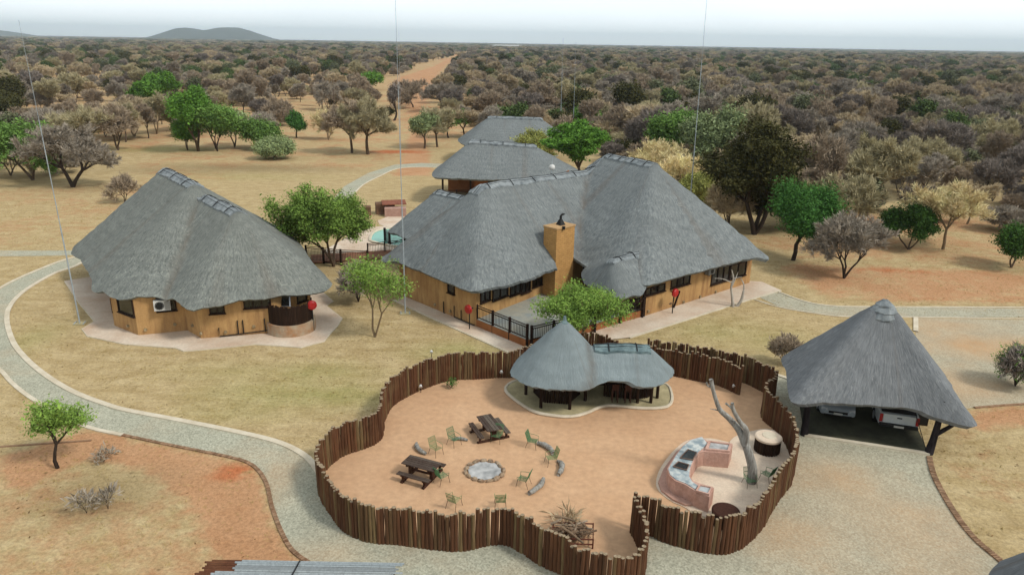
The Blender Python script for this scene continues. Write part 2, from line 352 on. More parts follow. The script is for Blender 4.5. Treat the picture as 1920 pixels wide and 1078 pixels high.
# ---------------------------------------------------------------- triangulated sheets
def tri_region(outline, step, holes=(), seed=1):
    outline = [np.array(p, float)[:2] for p in outline]
    a = sum(outline[i][0]*outline[(i+1) % len(outline)][1]-outline[(i+1) % len(outline)][0]*outline[i][1] for i in range(len(outline)))
    if a < 0: outline = outline[::-1]
    O = np.array(outline); x0, y0 = O.min(0); x1, y1 = O.max(0)
    xs = np.arange(x0, x1, step); ys = np.arange(y0, y1, step); X, Y = np.meshgrid(xs, ys); X = X.ravel(); Y = Y.ravel()
    r = np.random.RandomState(seed); X = X+r.uniform(-.15, .15, X.shape)*step; Y = Y+r.uniform(-.15, .15, Y.shape)*step
    k = pip(X, Y, outline) & (dist_poly(X, Y, outline, True) > step*.45)
    P = [Vector((float(p[0]), float(p[1]))) for p in outline]+[Vector((float(a), float(b))) for a, b in zip(X[k], Y[k])]
    n = len(outline)
    res = delaunay_2d_cdt(P, [(i, (i+1) % n) for i in range(n)], [], 1, 1e-5)
    co = np.array([(v.x, v.y) for v in res[0]]); F = np.array([tuple(f) for f in res[2]], dtype=np.int32)
    A = co[F[:, 0]]; B = co[F[:, 1]]; D = co[F[:, 2]]
    cr = (B[:, 0]-A[:, 0])*(D[:, 1]-A[:, 1])-(B[:, 1]-A[:, 1])*(D[:, 0]-A[:, 0]); F[cr < 0] = F[cr < 0][:, ::-1]
    # ordered boundary of the result
    bd = []
    for p in outline: bd.append(int(np.argmin((co[:, 0]-p[0])**2+(co[:, 1]-p[1])**2)))
    return co, F[np.abs(cr) > 1e-9], bd
def add_attr(me, name, vals):
    a = me.attributes.new(name, 'FLOAT', 'POINT'); a.data.foreach_set('value', np.asarray(vals, dtype=np.float32))
def sheet(name, outline, z, m, step=1.5, attrs=None, label=None, kind='structure', parent=None):
    co, F, bd = tri_region(outline, step)
    v = np.column_stack([co, np.full(len(co), z)])
    me = mesh_of(name, v, F, m)
    for k, fn in (attrs or {}).items(): add_attr(me, k, fn(co[:, 0], co[:, 1]))
    o = obj(name, me, parent)
    if parent is None: tag(o, label, kind=kind)
    return o
def W(pts, z=0.): return [V2(x, y, z) for x, y in pts]

# ---- outlines traced on the ground
F1PX = [('b', 1385, 740), ('b', 1345, 722), ('b', 1300, 713), ('t', 1262, 655), ('t', 1218, 648), ('t', 1165, 643), ('t', 1140, 632), ('t', 1111, 624), ('t', 1070, 627), ('t', 1025, 638),
        ('b', 966, 706), ('b', 935, 708), ('b', 890, 711), ('b', 846, 713), ('b', 802, 726), ('b', 766, 742), ('b', 735, 762), ('b', 719, 790), ('b', 718, 805), ('b', 711, 826), ('b', 686, 840), ('b', 647, 853), ('b', 619, 872),
        ('b', 602, 893), ('b', 600, 924), ('b', 620, 962), ('b', 647, 995), ('b', 691, 1015), ('b', 744, 1019), ('b', 793, 1026), ('b', 846, 1032), ('b', 883, 1029), ('b', 917, 1021), ('b', 950, 1021), ('b', 983, 1037), ('b', 1013, 1058), ('b', 1057, 1078),
        ('t', 1086, 1027), ('t', 1120, 1036), ('t', 1163, 1045), ('t', 1193, 1036), ('t', 1208, 1017), ('t', 1214, 992), ('t', 1210, 972), ('t', 1200, 950), ('t', 1190, 932)]
F2PX = [('t', 1193, 925), ('t', 1210, 930), ('t', 1231, 938), ('t', 1249, 946), ('t', 1287, 957), ('t', 1335, 967), ('t', 1365, 969), ('t', 1392, 961), ('t', 1413, 947), ('t', 1438, 921), ('t', 1464, 879), ('t', 1486, 852), ('t', 1495, 828), ('t', 1492, 797), ('t', 1479, 772), ('t', 1462, 752), ('t', 1442, 736), ('t', 1436, 722),
        ('t', 1447, 711), ('t', 1457, 704), ('t', 1453, 694), ('t', 1435, 683), ('t', 1400, 668), ('t', 1360, 659), ('t', 1300, 648), ('t', 1250, 641), ('t', 1217, 638)]
FH = 1.62
def fpts(L): return [V2(x, y, 0. if k == 'b' else FH) for k, x, y in L]
F1 = spline(fpts(F1PX), .156); F2 = spline(fpts(F2PX), .156)
ENC = [tuple(p) for p in spline(fpts(F1PX), .6)]+[tuple(p) for p in spline(fpts(F2PX), .6)]
ENC += [V2(1300, 690), V2(1340, 715)]
PATH_IN = W([(165, 486), (140, 500), (100, 514), (50, 543), (22, 570), (13, 598), (24, 640), (50, 674), (90, 707), (140, 736), (200, 759), (240, 770), (330, 787), (420, 805), (500, 823), (545, 839), (578, 860), (600, 888)])
PATH_OUT = W([(150, 480), (120, 488), (90, 499), (40, 520), (0, 541), (-45, 575), (-70, 612), (-50, 655), (0, 694), (20, 716), (50, 741), (90, 765), (130, 785), (170, 803), (230, 816), (310, 833), (400, 851), (455, 864), (482, 880), (500, 908), (510, 950), (528, 998), (550, 1034), (590, 1062)])
BIG_R = W([(1742, 857), (1752, 895), (1785, 955), (1825, 1008), (1880, 1056), (1960, 1130)])
GRAV1 = [tuple(p) for p in spline(PATH_IN, .8)]+W([(640, 930), (700, 960), (900, 960), (1100, 960), (1200, 900), (1400, 900), (1440, 800), (1430, 745), (1430, 715)])+W([(1452, 704), (1480, 713), (1530, 722)])+W([(1620, 800), (1742, 852)])+[tuple(p) for p in spline(BIG_R, .8)]+W([(1500, 1300), (700, 1300), (600, 1100)])+[tuple(p) for p in spline(PATH_OUT, .8)[::-1]]
GRAV2 = W([(1717, 596), (1980, 601), (2200, 610), (2200, 760), (1975, 757), (1827, 764), (1760, 772), (1640, 780), (1530, 722), (1600, 700), (1717, 680)])
PATH_R = W([(1415, 553), (1460, 549), (1510, 567), (1560, 575), (1640, 577), (1760, 577), (1925, 579), (2200, 584), (2200, 601), (1920, 595), (1720, 594), (1590, 594), (1530, 587), (1460, 575)])
PATH_B = W([(150, 470), (0, 470), (-200, 470), (-200, 482), (0, 481), (148, 479)])
PATH_MID = W([(626, 372), (645, 350), (690, 325), (740, 309), (790, 306), (850, 308), (850, 315), (790, 313), (745, 316), (712, 330), (680, 347), (655, 372), (640, 392), (610, 400)])
ROAD = W([(740, 330), (765, 270), (772, 225), (760, 190), (742, 165), (745, 150), (790, 132), (815, 124), (850, 107), (880, 97), (886, 97), (870, 106), (832, 124), (822, 138), (820, 160), (800, 190), (795, 225), (800, 270), (810, 330)])
def soft(px, py, rx, ry, z=0.):           # soft patch around a pixel, radii in metres
    cx, cy = V2(px, py); return lambda X, Y: np.clip(1.25-np.hypot((X-cx)/rx, (Y-cy)/ry), 0, 1)
def gx():
    return np.concatenate([-np.geomspace(9000, 71, 34), np.arange(-70, 70.1, .7), np.geomspace(71, 9000, 34)])
def gy():
    return np.concatenate([[-190, -60, -10, 0, 8], np.arange(14, 150, .7), np.geomspace(151, 14000, 60)])
xs, ys = gx(), gy(); X, Y = np.meshgrid(xs, ys); nx, ny = len(xs), len(ys); Xf, Yf = X.ravel(), Y.ravel()
idx = np.arange(nx*ny).reshape(ny, nx)
F = np.stack([idx[:-1, :-1], idx[:-1, 1:], idx[1:, 1:], idx[1:, :-1]], -1).reshape(-1, 4)
far_d = np.hypot(Xf, Yf)
Zf = np.where(far_d > 170, (np.sin(Xf/61)*np.cos(Yf/83)+np.sin(Xf/157+2)*np.sin(Yf/211))*.6*np.clip((far_d-170)/200, 0, 1), 0)
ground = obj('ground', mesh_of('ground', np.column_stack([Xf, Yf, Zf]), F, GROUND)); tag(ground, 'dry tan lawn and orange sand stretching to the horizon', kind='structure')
def reg(poly, soft_m):
    ins = pip(Xf, Yf, poly); d = dist_poly(Xf, Yf, poly, True); return np.clip(.5+np.where(ins, d, -d)/soft_m/2, 0, 1)
soil = np.zeros(len(Xf)); green = np.zeros(len(Xf)); red = np.zeros(len(Xf)); dark = np.zeros(len(Xf))
soil = np.maximum(soil, .85*reg(W([(0, 850), (70, 836), (170, 806), (330, 838), (450, 864), (485, 885), (500, 915), (515, 965), (545, 1035), (580, 1065), (450, 1085), (380, 1000), (340, 930), (250, 880), (170, 860), (100, 890), (50, 920), (0, 945)]), .7))
soil = np.maximum(soil, .42*reg(W([(-300, 880), (170, 860), (340, 930), (450, 1085), (0, 1300), (-300, 1100)]), 1.5))
soil = np.maximum(soil, .62*reg(W([(1440, 500), (1500, 490), (1700, 500), (2100, 520), (2200, 568), (1720, 571), (1560, 568)]), 1.5))
soil = np.maximum(soil, .75*reg(W([(1826, 768), (1925, 762), (2100, 770), (2100, 812), (1900, 800), (1830, 815), (1790, 830)]), .8))
soil = np.maximum(soil, .22*reg(W([(1745, 857), (1800, 820), (2100, 820), (2100, 1300), (1890, 1060), (1790, 960)]), 1.))
soil = np.maximum(soil, .46*reg(W([(1380, 440), (1500, 490), (2200, 520), (2600, 400), (1900, 380), (1500, 400)]), 3))
soil = np.maximum(soil, .36*reg(W([(-600, 500), (-600, 360), (0, 350), (220, 340), (230, 290), (420, 270), (700, 250), (760, 200), (900, 260), (740, 330), (500, 320), (300, 380), (120, 470)]), 5))
soil = np.maximum(soil, np.clip((far_d-120)/60, 0, .42))
road = reg(ROAD, 1.5); soil = np.maximum(soil, road*1.0); red = np.maximum(red, road*.32)
for px, py, rx, ry, a in ((755, 285, 8, 3.5, .75), (440, 885, 1.5, 1.0, .85), (310, 664, 3.2, .35, .95), (1490, 985, 2.0, 1.2, .35), (1650, 508, 9, 1.2, .5), (1800, 562, 8, .7, .5), (400, 300, 7, 2.5, .4)):
    red = np.maximum(red, a*soft(px, py, rx, ry)(Xf, Yf))
for px, py, rx, ry, a in ((560, 740, 6, 2.0, .8), (470, 770, 4, 1.5, .5), (600, 700, 4, 2, .5), (860, 660, 4, 2, .55), (1330, 620, 6, 3, .45), (50, 640, 2, 4, .4), (300, 280, 10, 4, .8), (460, 330, 12, 4, .35), (460, 700, 5, 2, .3), (1450, 640, 4, 3, .4)):
    green = np.maximum(green, a*soft(px, py, rx, ry)(Xf, Yf))
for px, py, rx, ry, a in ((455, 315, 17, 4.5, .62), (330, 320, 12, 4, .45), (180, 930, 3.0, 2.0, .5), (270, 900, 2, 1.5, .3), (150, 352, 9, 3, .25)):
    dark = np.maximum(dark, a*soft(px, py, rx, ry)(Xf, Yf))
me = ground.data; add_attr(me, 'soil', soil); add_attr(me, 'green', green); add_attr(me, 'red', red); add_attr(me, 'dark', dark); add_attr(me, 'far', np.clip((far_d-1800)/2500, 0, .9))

_g1 = [soft(px, py, rx, ry) for px, py, rx, ry in ((1560, 900, 3, 2.5), (1640, 950, 3, 2), (1500, 1000, 3, 2), (1700, 1000, 3, 3), (600, 1040, 2, 1), (520, 900, .8, 3))]
_g2 = [soft(px, py, rx, ry) for px, py, rx, ry in ((1760, 720, 5, 3), (1850, 650, 5, 3), (1760, 605, 4, 1.5))]
def gsoil(L, base):
    return {'soil': lambda X, Y: np.clip(base+np.max([.6*f(X, Y) for f in L], axis=0), 0, 1)}
GRAV1 = [p for i, p in enumerate(GRAV1) if i == 0 or np.hypot(p[0]-GRAV1[i-1][0], p[1]-GRAV1[i-1][1]) > .05]
def gs1(X, Y):
    v = np.clip(np.max([.4*f(X, Y) for f in _g1], axis=0), 0, 1); return v+np.clip((X-6)/14, 0, .1)*(Y < 33)
sheet('gravel_drive', GRAV1, .004, GRAVEL, 1., {'soil': gs1}, 'grey green gravel drive winding round the pole stockade')
sheet('gravel_yard', GRAV2, .008, GRAVEL, 1.5, gsoil(_g2, .12), 'gravel yard behind the carport')
sheet('path', PATH_R, .012, GRAVEL, 2, {'soil': lambda X, Y: X*0+.1}, 'gravel path from the main house to the gravel yard')
sheet('path', PATH_B, .012, GRAVEL, 2, {'soil': lambda X, Y: X*0}, 'straight gravel path leading left from the hut')
sheet('path', [tuple(p) for p in PATH_MID], .012, GRAVEL, 2, {'soil': lambda X, Y: X*0}, 'pale path curving behind the lodge lawn')
sheet('enclosure_floor', ENC, .016, FLOORS, 2., None, 'smooth swept orange sand inside the pole stockade')
def kerb(pts, wdt, h, m, label, name='kerb', jit=0, gap=None, step=.5):
    mb = MB(); P = np.array([tuple(q) for q in pts]) if name == 'paving_edge' else spline(pts, step); r = random.Random(len(pts))
    if gap:                                   # individual edging bricks along the line
        for i in range(len(P)-1):
            a, b2 = P[i], P[i+1]; d = b2-a; l = np.linalg.norm(d); mb.box(((a[0]+b2[0])/2, (a[1]+b2[1])/2, h/2+r.uniform(-.01, .01)), (l*gap, wdt, h), math.atan2(d[1], d[0])+r.uniform(-.06, .06))
    else:
        n = len(P); vs = []; fs = []
        for i in range(n):
            d = P[min(i+1, n-1)]-P[max(i-1, 0)]; d /= np.linalg.norm(d); q = np.array([-d[1], d[0]])*wdt/2
            for s, z in ((-1, 0), (-1, h), (1, h), (1, 0)): vs.append((P[i][0]+q[0]*s, P[i][1]+q[1]*s, z))
        for i in range(n-1):
            for k in range(3): fs.append((i*4+k, i*4+k+1, (i+1)*4+k+1, (i+1)*4+k))
        mb.add(vs, fs)
    return tag(mb.build(name, m), label, kind='structure')
kerb(PATH_IN, .3, .06, KERB, 'pale kerb along the inner side of the winding path')
kerb(PATH_OUT[:15], .22, .06, KERB, 'pale kerb along the outer side of the winding path')
kerb(PATH_OUT[14:], .16, .06, BRICKEDGE, 'brown brick edging beside the orange sand', 'brick_edging', gap=.8, step=.12)
kerb(BIG_R, .24, .07, BRICKEDGE, 'brick edging curving from the carport to the right corner', 'brick_edging', gap=.75, step=.12)
kerb(W([(0, 838), (70, 833), (172, 826)]), .1, .05, BRICKEDGE, 'thin edging line between lawn and orange sand at the left')
kerb(W([(1717, 596), (1717, 622)]), .3, .07, KERB, 'short pale kerb at the corner of the gravel yard')
kerb(W([(1455, 703), (1482, 712)]), .25, .07, KERB, 'short pale kerb between the stockade and carport')
kerb(W([(1460, 548), (1510, 566), (1560, 574), (1640, 576), (1925, 577), (2150, 580)]), .16, .06, KERB, 'thin kerb on the far side of the right hand path')
kerb(W([(1415, 562), (1460, 576), (1530, 588), (1590, 594), (1720, 595), (1925, 598), (2150, 602)]), .12, .05, KERB, 'thin kerb on the near side of the right hand path')
kerb(W([(1827, 765), (1925, 758), (2100, 756)]), .14, .06, BRICKEDGE, 'thin edging between gravel yard and orange sand')
kerb(W([(655, 374), (680, 348), (712, 331), (745, 317), (790, 314), (850, 316)]), .2, .06, KERB, 'low edge of the pale path behind the lawn')

# ---------------------------------------------------------------- thatched roofs
class Roof:
    def __init__(s, wings, zk=.25):       # wing: a(x,y,z) b(x,y,z) slope p
        s.w = []; s.k = zk
        s.wp = [w_[4] if len(w_) > 4 else None for w_ in wings]
        for a, b_, sl_, p in [w_[:4] for w_ in wings]:
            a = np.array(a, float); b_ = np.array(b_, float); L = np.hypot(*(b_-a)[:2]); t = (b_-a)[:2]/L if L > 1e-6 else np.array([1., 0.])
            s.w.append((a, b_, L, t, np.array([-t[1], t[0]]), sl_, p))
    def each(s, X, Y):                    # straight rafters: ridge point -> eave outline along the ray through (x, y)
        out = []; shp = np.shape(X); X = np.asarray(X, float).ravel(); Y = np.asarray(Y, float).ravel()
        for (a, b_, L, t, n, sl_, p), O in zip(s.w, s.wo):
            A = O[:, :2]; B = np.roll(A, -1, 0); E_ = B-A; ZA = O[:, 2]; ZB = np.roll(ZA, -1)
            u = (X-a[0])*t[0]+(Y-a[1])*t[1]; v = (X-a[0])*n[0]+(Y-a[1])*n[1]; uc = np.clip(u, 0, L)
            qx = a[0]+t[0]*uc; qy = a[1]+t[1]*uc; dx = X-qx; dy = Y-qy; d = np.hypot(dx, dy)+1e-6
            small = d < 1e-4; dx = np.where(small, n[0], dx/d); dy = np.where(small, n[1], dy/d)
            th_ = np.arctan2(dx*t[0]+dy*t[1], np.abs(dx*n[0]+dy*n[1])+1e-9)      # 0 at the sides, +-90 deg at the hip
            best = np.full(X.shape, 1e9); zb = np.full(X.shape, 0.)
            for i in range(len(A)):
                ex, ey = E_[i]; den = dx*ey-dy*ex; den = np.where(np.abs(den) < 1e-9, 1e-9, den)
                wx = A[i, 0]-qx; wy = A[i, 1]-qy; tt = (wx*ey-wy*ex)/den; k = (wx*dy-wy*dx)/den
                ok = (k >= -1e-6) & (k <= 1+1e-6) & (tt > .05) & (tt < best); best = np.where(ok, tt, best); zb = np.where(ok, ZA[i]+(ZB[i]-ZA[i])*k, zb)
            miss = best > 1e8; best = np.where(miss, d+.01, best); zb = np.where(miss, O[:, 2].mean(), zb)
            zr = a[2]+(b_[2]-a[2])*uc/max(L, 1e-6); sl = (zr-zb)/best
            f = d/best; ds = np.sqrt(d*d+.06)-.245*(1-np.clip(f, 0, 1)); z = zr-sl*ds-.0*(zr-zb)
            out.append([q.reshape(shp) for q in (z, uc, v, th_, d)]+[L])
        return out
    def field(s, X, Y):
        zs = np.stack([o[0] for o in s.each(X, Y)]); m = zs.max(0)
        return m+s.k*np.log(np.exp((zs-m)/s.k).sum(0))
    def set_outline(s, pts, z0, rnd=.3):
        P = []
        for q in pts:
            if q[0] == 'w': P.append((q[1], q[2], q[3] if len(q) > 3 else z0))
            else:
                z = q[2] if len(q) > 2 else z0; x, y = V2(q[0], q[1], z); P.append((x, y, z))
        s.out = spline(P, rnd, True); s.wo = []
        for wq in s.wp:
            if wq is None: s.wo.append(s.out); continue
            Q = []
            for q in wq:
                if q[0] == 'w': Q.append((q[1], q[2], q[3] if len(q) > 3 else z0))
                else: z = q[2] if len(q) > 2 else z0; Q.append((*V2(q[0], q[1], z), z))
            s.wo.append(np.array(Q))
        r = np.random.RandomState(3); s.out[:, :2] += r.uniform(-.025, .025, (len(s.out), 2)); s.out[:, 2] += r.uniform(-.025, .025, len(s.out))
    def z(s, X, Y, bw=2.2):
        X = np.asarray(X, float); Y = np.asarray(Y, float); z = s.field(X, Y)
        return z+.03*np.sin(X*2.1+Y*1.3)*np.cos(Y*1.7-X*.6)+.015*np.sin(X*5.3-Y*4.1)
    def mesh(s, name, m, parent, step=.33, th=.2, um=UNDER, trim=None):
        co, F, bd = tri_region(s.out[:, :2] if trim is None else trim, step)
        z = s.z(co[:, 0], co[:, 1]); n = len(co)
        top = np.column_stack([co, z])
        cx, cy = co.mean(0); bot = top.copy(); bot[:, 2] -= th; dd = np.hypot(co[:, 0]-cx, co[:, 1]-cy)+1e-6
        d = dist_poly(co[:, 0], co[:, 1], s.out[:, :2], True); sh = np.clip(1-d/1., 0, 1)*.22
        bot[:, 0] -= (co[:, 0]-cx)/dd*sh; bot[:, 1] -= (co[:, 1]-cy)/dd*sh
        rim = [(bd[i], bd[(i+1) % len(bd)]) for i in range(len(bd)) if bd[i] != bd[(i+1) % len(bd)]]
        rf = []
        for a, b_ in rim: rf += [(a, n+a, n+b_), (a, n+b_, b_)]
        faces = np.concatenate([F, F[:, ::-1]+n, np.array(rf, dtype=np.int32)])
        V = np.concatenate([top, bot]); V = V-rootloc(parent)
        # uv: u along the eave, v down the slope, per face
        fc = np.concatenate([co, co])[faces]; cen = fc.mean(1); ea = s.each(cen[:, 0], cen[:, 1]); best = np.argmax(np.stack([o[0] for o in ea]), 0)
        eL = s.each(fc[..., 0].ravel(), fc[..., 1].ravel()); UV = np.zeros((len(faces)*3, 2)); bl = np.repeat(best, 3)
        for i, (o, c) in enumerate(zip(eL, ea)):
            z_, u, v, th_, dd_, L = o; cv = np.repeat(c[2], 3)
            U = u+th_*4.5+np.where(cv > 0, 0, 80); k = bl == i; UV[k, 0] = U[k]+i*13; UV[k, 1] = dd_[k]
        mid = np.concatenate([np.zeros(len(F)), np.ones(len(F)), np.zeros(len(rf))])
        me = mesh_of(name, V, faces, [m, um], uv=UV, smooth=True, midx=mid)
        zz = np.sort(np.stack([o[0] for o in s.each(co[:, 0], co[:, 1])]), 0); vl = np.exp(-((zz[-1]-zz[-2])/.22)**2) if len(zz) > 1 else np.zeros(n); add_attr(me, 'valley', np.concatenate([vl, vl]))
        me.polygons.foreach_set('use_smooth', np.concatenate([np.ones(2*len(F), bool), np.zeros(len(rf), bool)]))
        se = me.attributes.new('sharp_edge', 'BOOLEAN', 'EDGE'); ek = {}; rimset = set(); 
        for a_, b_ in rim: rimset.add((min(a_, b_), max(a_, b_))); rimset.add((min(a_, b_)+n, max(a_, b_)+n))
        ev = np.zeros(len(me.edges)*2, dtype=np.int32); me.edges.foreach_get('vertices', ev); ev = ev.reshape(-1, 2); ev.sort(axis=1)
        se.data.foreach_set('value', np.array([(int(p), int(q)) in rimset for p, q in ev], dtype=bool))
        o = obj(name, me, parent); s.obj = o; s.m = m; return o
    def cap(s, a, b_, wdt, parent, m=CAPM, straps=3, name='ridge_cap', lift=.07, seg=.22):
        a = np.array(a, float)[:2]; b_ = np.array(b_, float)[:2]; L = np.hypot(*(b_-a)); t = (b_-a)/L; n = np.array([-t[1], t[0]])
        nu = max(4, int(L/seg)); nv = 8; rr = np.random.RandomState(int(abs(a[0]*100)) % 1000)
        us = np.linspace(0, L, nu+1); vs_ = np.linspace(-wdt, wdt, nv+1); U, Vv = np.meshgrid(us, vs_, indexing='ij')
        edge = 1+rr.uniform(-.08, .08, (nu+1, 1)); Vv = Vv*edge
        XX = a[0]+t[0]*U+n[0]*Vv; YY = a[1]+t[1]*U+n[1]*Vv; ZZ = s.z(XX, YY)+lift+rr.uniform(-.012, .012, XX.shape)+.035*np.abs(np.sin(Vv/wdt*PI*1.5))
        ZB = s.z(XX, YY)-.02; R0 = rootloc(parent); nn = (nu+1)*(nv+1)
        top = np.column_stack([XX.ravel(), YY.ravel(), ZZ.ravel()])-R0; bot = np.column_stack([XX.ravel(), YY.ravel(), ZB.ravel()])-R0
        ix = np.arange(nn).reshape(nu+1, nv+1); fs = []
        for i in range(nu):
            for j in range(nv): fs.append((ix[i, j], ix[i+1, j], ix[i+1, j+1], ix[i, j+1]))
        bdr = [ix[i, 0] for i in range(nu+1)]+[ix[nu, j] for j in range(1, nv+1)]+[ix[i, nv] for i in range(nu-1, -1, -1)]+[ix[0, j] for j in range(nv-1, 0, -1)]
        for i in range(len(bdr)):
            p, q = bdr[i], bdr[(i+1) % len(bdr)]; fs.append((p, nn+p, nn+q, q))
        o = obj(name, mesh_of(name, np.concatenate([top, bot]), fs, m), parent)
        for k in range(straps):
            u = L*(k+.5)/straps; mb = MB(); pts = [(a[0]+t[0]*u+n[0]*v, a[1]+t[1]*u+n[1]*v) for v in np.linspace(-wdt, wdt, 7)]
            zz = s.z(np.array([p[0] for p in pts]), np.array([p[1] for p in pts]))+lift+.05
            mb.tube([(p[0], p[1], z) for p, z in zip(pts, zz)], .035, 5); mb.build('strap', STRAP, o)
        mb = MB()
        for sgn in (-.45, .0, .45):
            pts = [(a[0]+t[0]*u+n[0]*wdt*sgn, a[1]+t[1]*u+n[1]*wdt*sgn) for u in np.linspace(0, L, max(4, nu//2))]
            zz = s.z(np.array([p[0] for p in pts]), np.array([p[1] for p in pts]))+lift+.03
            mb.tube([(p[0], p[1], z) for p, z in zip(pts, zz)], .018, 4)
        mb.build('binding_wire', STRAP, o)
        return o
def wall_run(pts, z0, z1, m, parent, name='wall', th=.25, closed=True, uvs=False):
    mb = MB(); P = [np.array(p[:2], float) for p in pts]; n = len(P); vs = [(p[0], p[1], z0) for p in P]+[(p[0], p[1], z1) for p in P]; fs = []; uv = []
    for i in range(n if closed else n-1):
        j = (i+1) % n; fs.append((i, j, n+j, n+i)); L = np.linalg.norm(P[j]-P[i]); uv += [(0, z0), (L, z0), (L, z1), (0, z1)]
    if closed: fs.append(tuple(range(n, 2*n))); uv += [(0, 0)]*n
    mb.add(vs, fs); return mb.build(name, m, parent, uv=uv if uvs else None)
def opening(a, b_, px, parent, name='window', nm=2, nh=1, lab=None, deep=.05):
    # px = (left, top, right, bottom) pixels on the wall a-b
    l, t_, r, bt = px; yc = (t_+bt)/2; u0, _ = on_plane(l, yc, a, b_); u1, _ = on_plane(r, yc, a, b_); xc = (l+r)/2; _, z1 = on_plane(xc, t_, a, b_); _, z0 = on_plane(xc, bt, a, b_)
    return wnd(a, b_, min(u0, u1), max(u0, u1), z0, z1, parent, name, nm, nh, lab)
def wnd(a, b_, u0, u1, z0, z1, parent, name='window', nm=2, nh=1, lab=None, fm=None, fw_=.07):
    a = np.array(a[:2], float); b_ = np.array(b_[:2], float); L = np.linalg.norm(b_-a); t = (b_-a)/L; n = np.array([t[1], -t[0]]); rz = math.atan2(t[1], t[0])
    if n@(CAM[:2]-a) < 0: n = -n
    mb = MB(); pos = lambda u, off: (a[0]+t[0]*u+n[0]*off, a[1]+t[1]*u+n[1]*off)
    uc = (u0+u1)/2; zc = (z0+z1)/2; W_ = u1-u0; H_ = z1-z0
    for u in [u0+fw_/2+(W_-fw_)*k/nm for k in range(nm+1)]: mb.box((*pos(u, .03), zc), (fw_ if u in (u0+fw_/2,) or True else .04, .09, H_), rz)
    for z in [z0+fw_/2+(H_-fw_)*k/nh for k in range(nh+1)]: mb.box((*pos(uc, .033), z), (W_+.004, .08, fw_), rz)
    mb.box((*pos(uc, .07), z0-.02), (W_+.12, .16, .05), rz)
    f = mb.build(name, fm or FRAMEM, parent)
    if lab: f['label'] = lab
    g = MB(); g.box((*pos(uc, .008), zc), (W_-.02, .02, H_-.02), rz); g.build('pane', GLASS, f); return f
def wall_light(a, b_, px, py, parent):
    u, z = on_plane(px, py, a, b_); a = np.array(a[:2], float); b_ = np.array(b_[:2], float); t = (b_-a)/np.linalg.norm(b_-a); n = np.array([t[1], -t[0]])
    if n@(CAM[:2]-a) < 0: n = -n
    p = a+t*u; z = max(z, .2); mb = MB(); mb.tube([(p[0], p[1], z), (p[0]+n[0]*.1, p[1]+n[1]*.1, z)], [.11, .09], 12); mb.build('bulkhead_lamp', simple_cache['lamp'], parent)
simple_cache = {'lamp': simple('bulkhead_lamp', L3(196, 178, 140), L3(110, 90, 60), 4, .5, .4)}

# ---------------------------------------------------------------- the left hut
hut = thing('thatched_hut', 'thatched ochre hut with two ridge caps at the left, curved gravel path around it', 'hut', (-22, 48, 0))
HR = Roof([((-27.6, 57.7, 8.15), (-23.3, 52.8, 7.95), .80, 3.2, [(138, 462, 2.45), (151, 488, 2.5), (171, 522, 2.6), (193, 547, 2.6), (235, 561, 2.6), (300, 555, 2.7), ('w', -18.2, 48.0, 2.6), ('w', -16.8, 56, 2.6), ('w', -19.5, 60.5, 2.6), ('w', -23.5, 65.5, 2.6), ('w', -28.5, 64, 2.6), ('w', -32.5, 59.5, 2.6)]),
    ((-22.0, 51.5, 7.3), (-18.7, 48.4, 7.05), .78, 3.2, [('w', -25.5, 47.6, 2.6), (323, 558, 2.7), (338, 570, 2.6), (356, 581, 2.5), (450, 567, 2.6), (530, 554, 2.6), (623, 532, 2.45), (606, 512, 2.5), (584, 489, 2.6), ('w', -16.8, 56.0, 2.6), ('w', -22.5, 57, 2.6)])], .06)
HR.set_outline([(138, 462, 2.45), (151, 488, 2.5), (171, 522, 2.6), (172, 540, 2.55), (193, 547, 2.6), (210, 557, 2.55), (235, 561, 2.6), (262, 553, 2.8), (300, 552, 2.85), (323, 558, 2.75), (338, 570, 2.6), (356, 581, 2.5), (380, 577, 2.55), (450, 566, 2.6), (530, 554, 2.6), (590, 542, 2.55), (623, 532, 2.45),
                (606, 512, 2.5), (584, 489, 2.6), ('w', -16.8, 56.0, 2.6), ('w', -19.5, 60.5, 2.6), ('w', -23.5, 65.5, 2.6), ('w', -28.5, 64, 2.6), ('w', -32.5, 59.5, 2.6)], 2.6)
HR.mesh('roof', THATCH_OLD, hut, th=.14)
HR.cap((-28.1, 58.3), (-23.1, 52.6), .62, HR.obj, straps=3); HR.cap((-22.2, 51.9), (-18.5, 48.2), .62, HR.obj, straps=3)
hw = W([(178, 575), (215, 612), (260, 630), (352, 619), (378, 636), (515, 625), (585, 600)])
hwall = [(-31.0, 54.5), (-27.2, 48.5)]+[hw[1], hw[2], V2(352, 621), hw[4], hw[5], (-13.6, 46.6), (-15.6, 50.4), (-19.5, 56.5), (-24, 61.5), (-29.5, 59)]
wall_run(hwall, 0, 2.62, WALL, hut)
A = hwall
opening(A[2], A[3], (222, 558, 250, 588), hut, nm=1, lab='brown framed window under the left eave')
opening(A[1], A[2], (207, 550, 217, 582), hut, nm=1)
opening(A[4], A[3], (293, 552, 330, 583), hut, nm=1, lab='dark opening behind the air conditioner')
opening(A[5], A[6], (392, 566, 421, 588), hut, nm=2); opening(A[5], A[6], (456, 552, 508, 577), hut, nm=3)
opening(A[6], A[7], (556, 545, 575, 566), hut, nm=1)
for (x, y, i, j) in ((241, 611, 2, 3), (273, 618, 3, 4), (328, 608, 3, 4), (362, 610, 4, 5), (378, 625, 4, 5), (423, 622, 5, 6), (476, 612, 5, 6)): wall_light(A[i], A[j], x, y, hut)
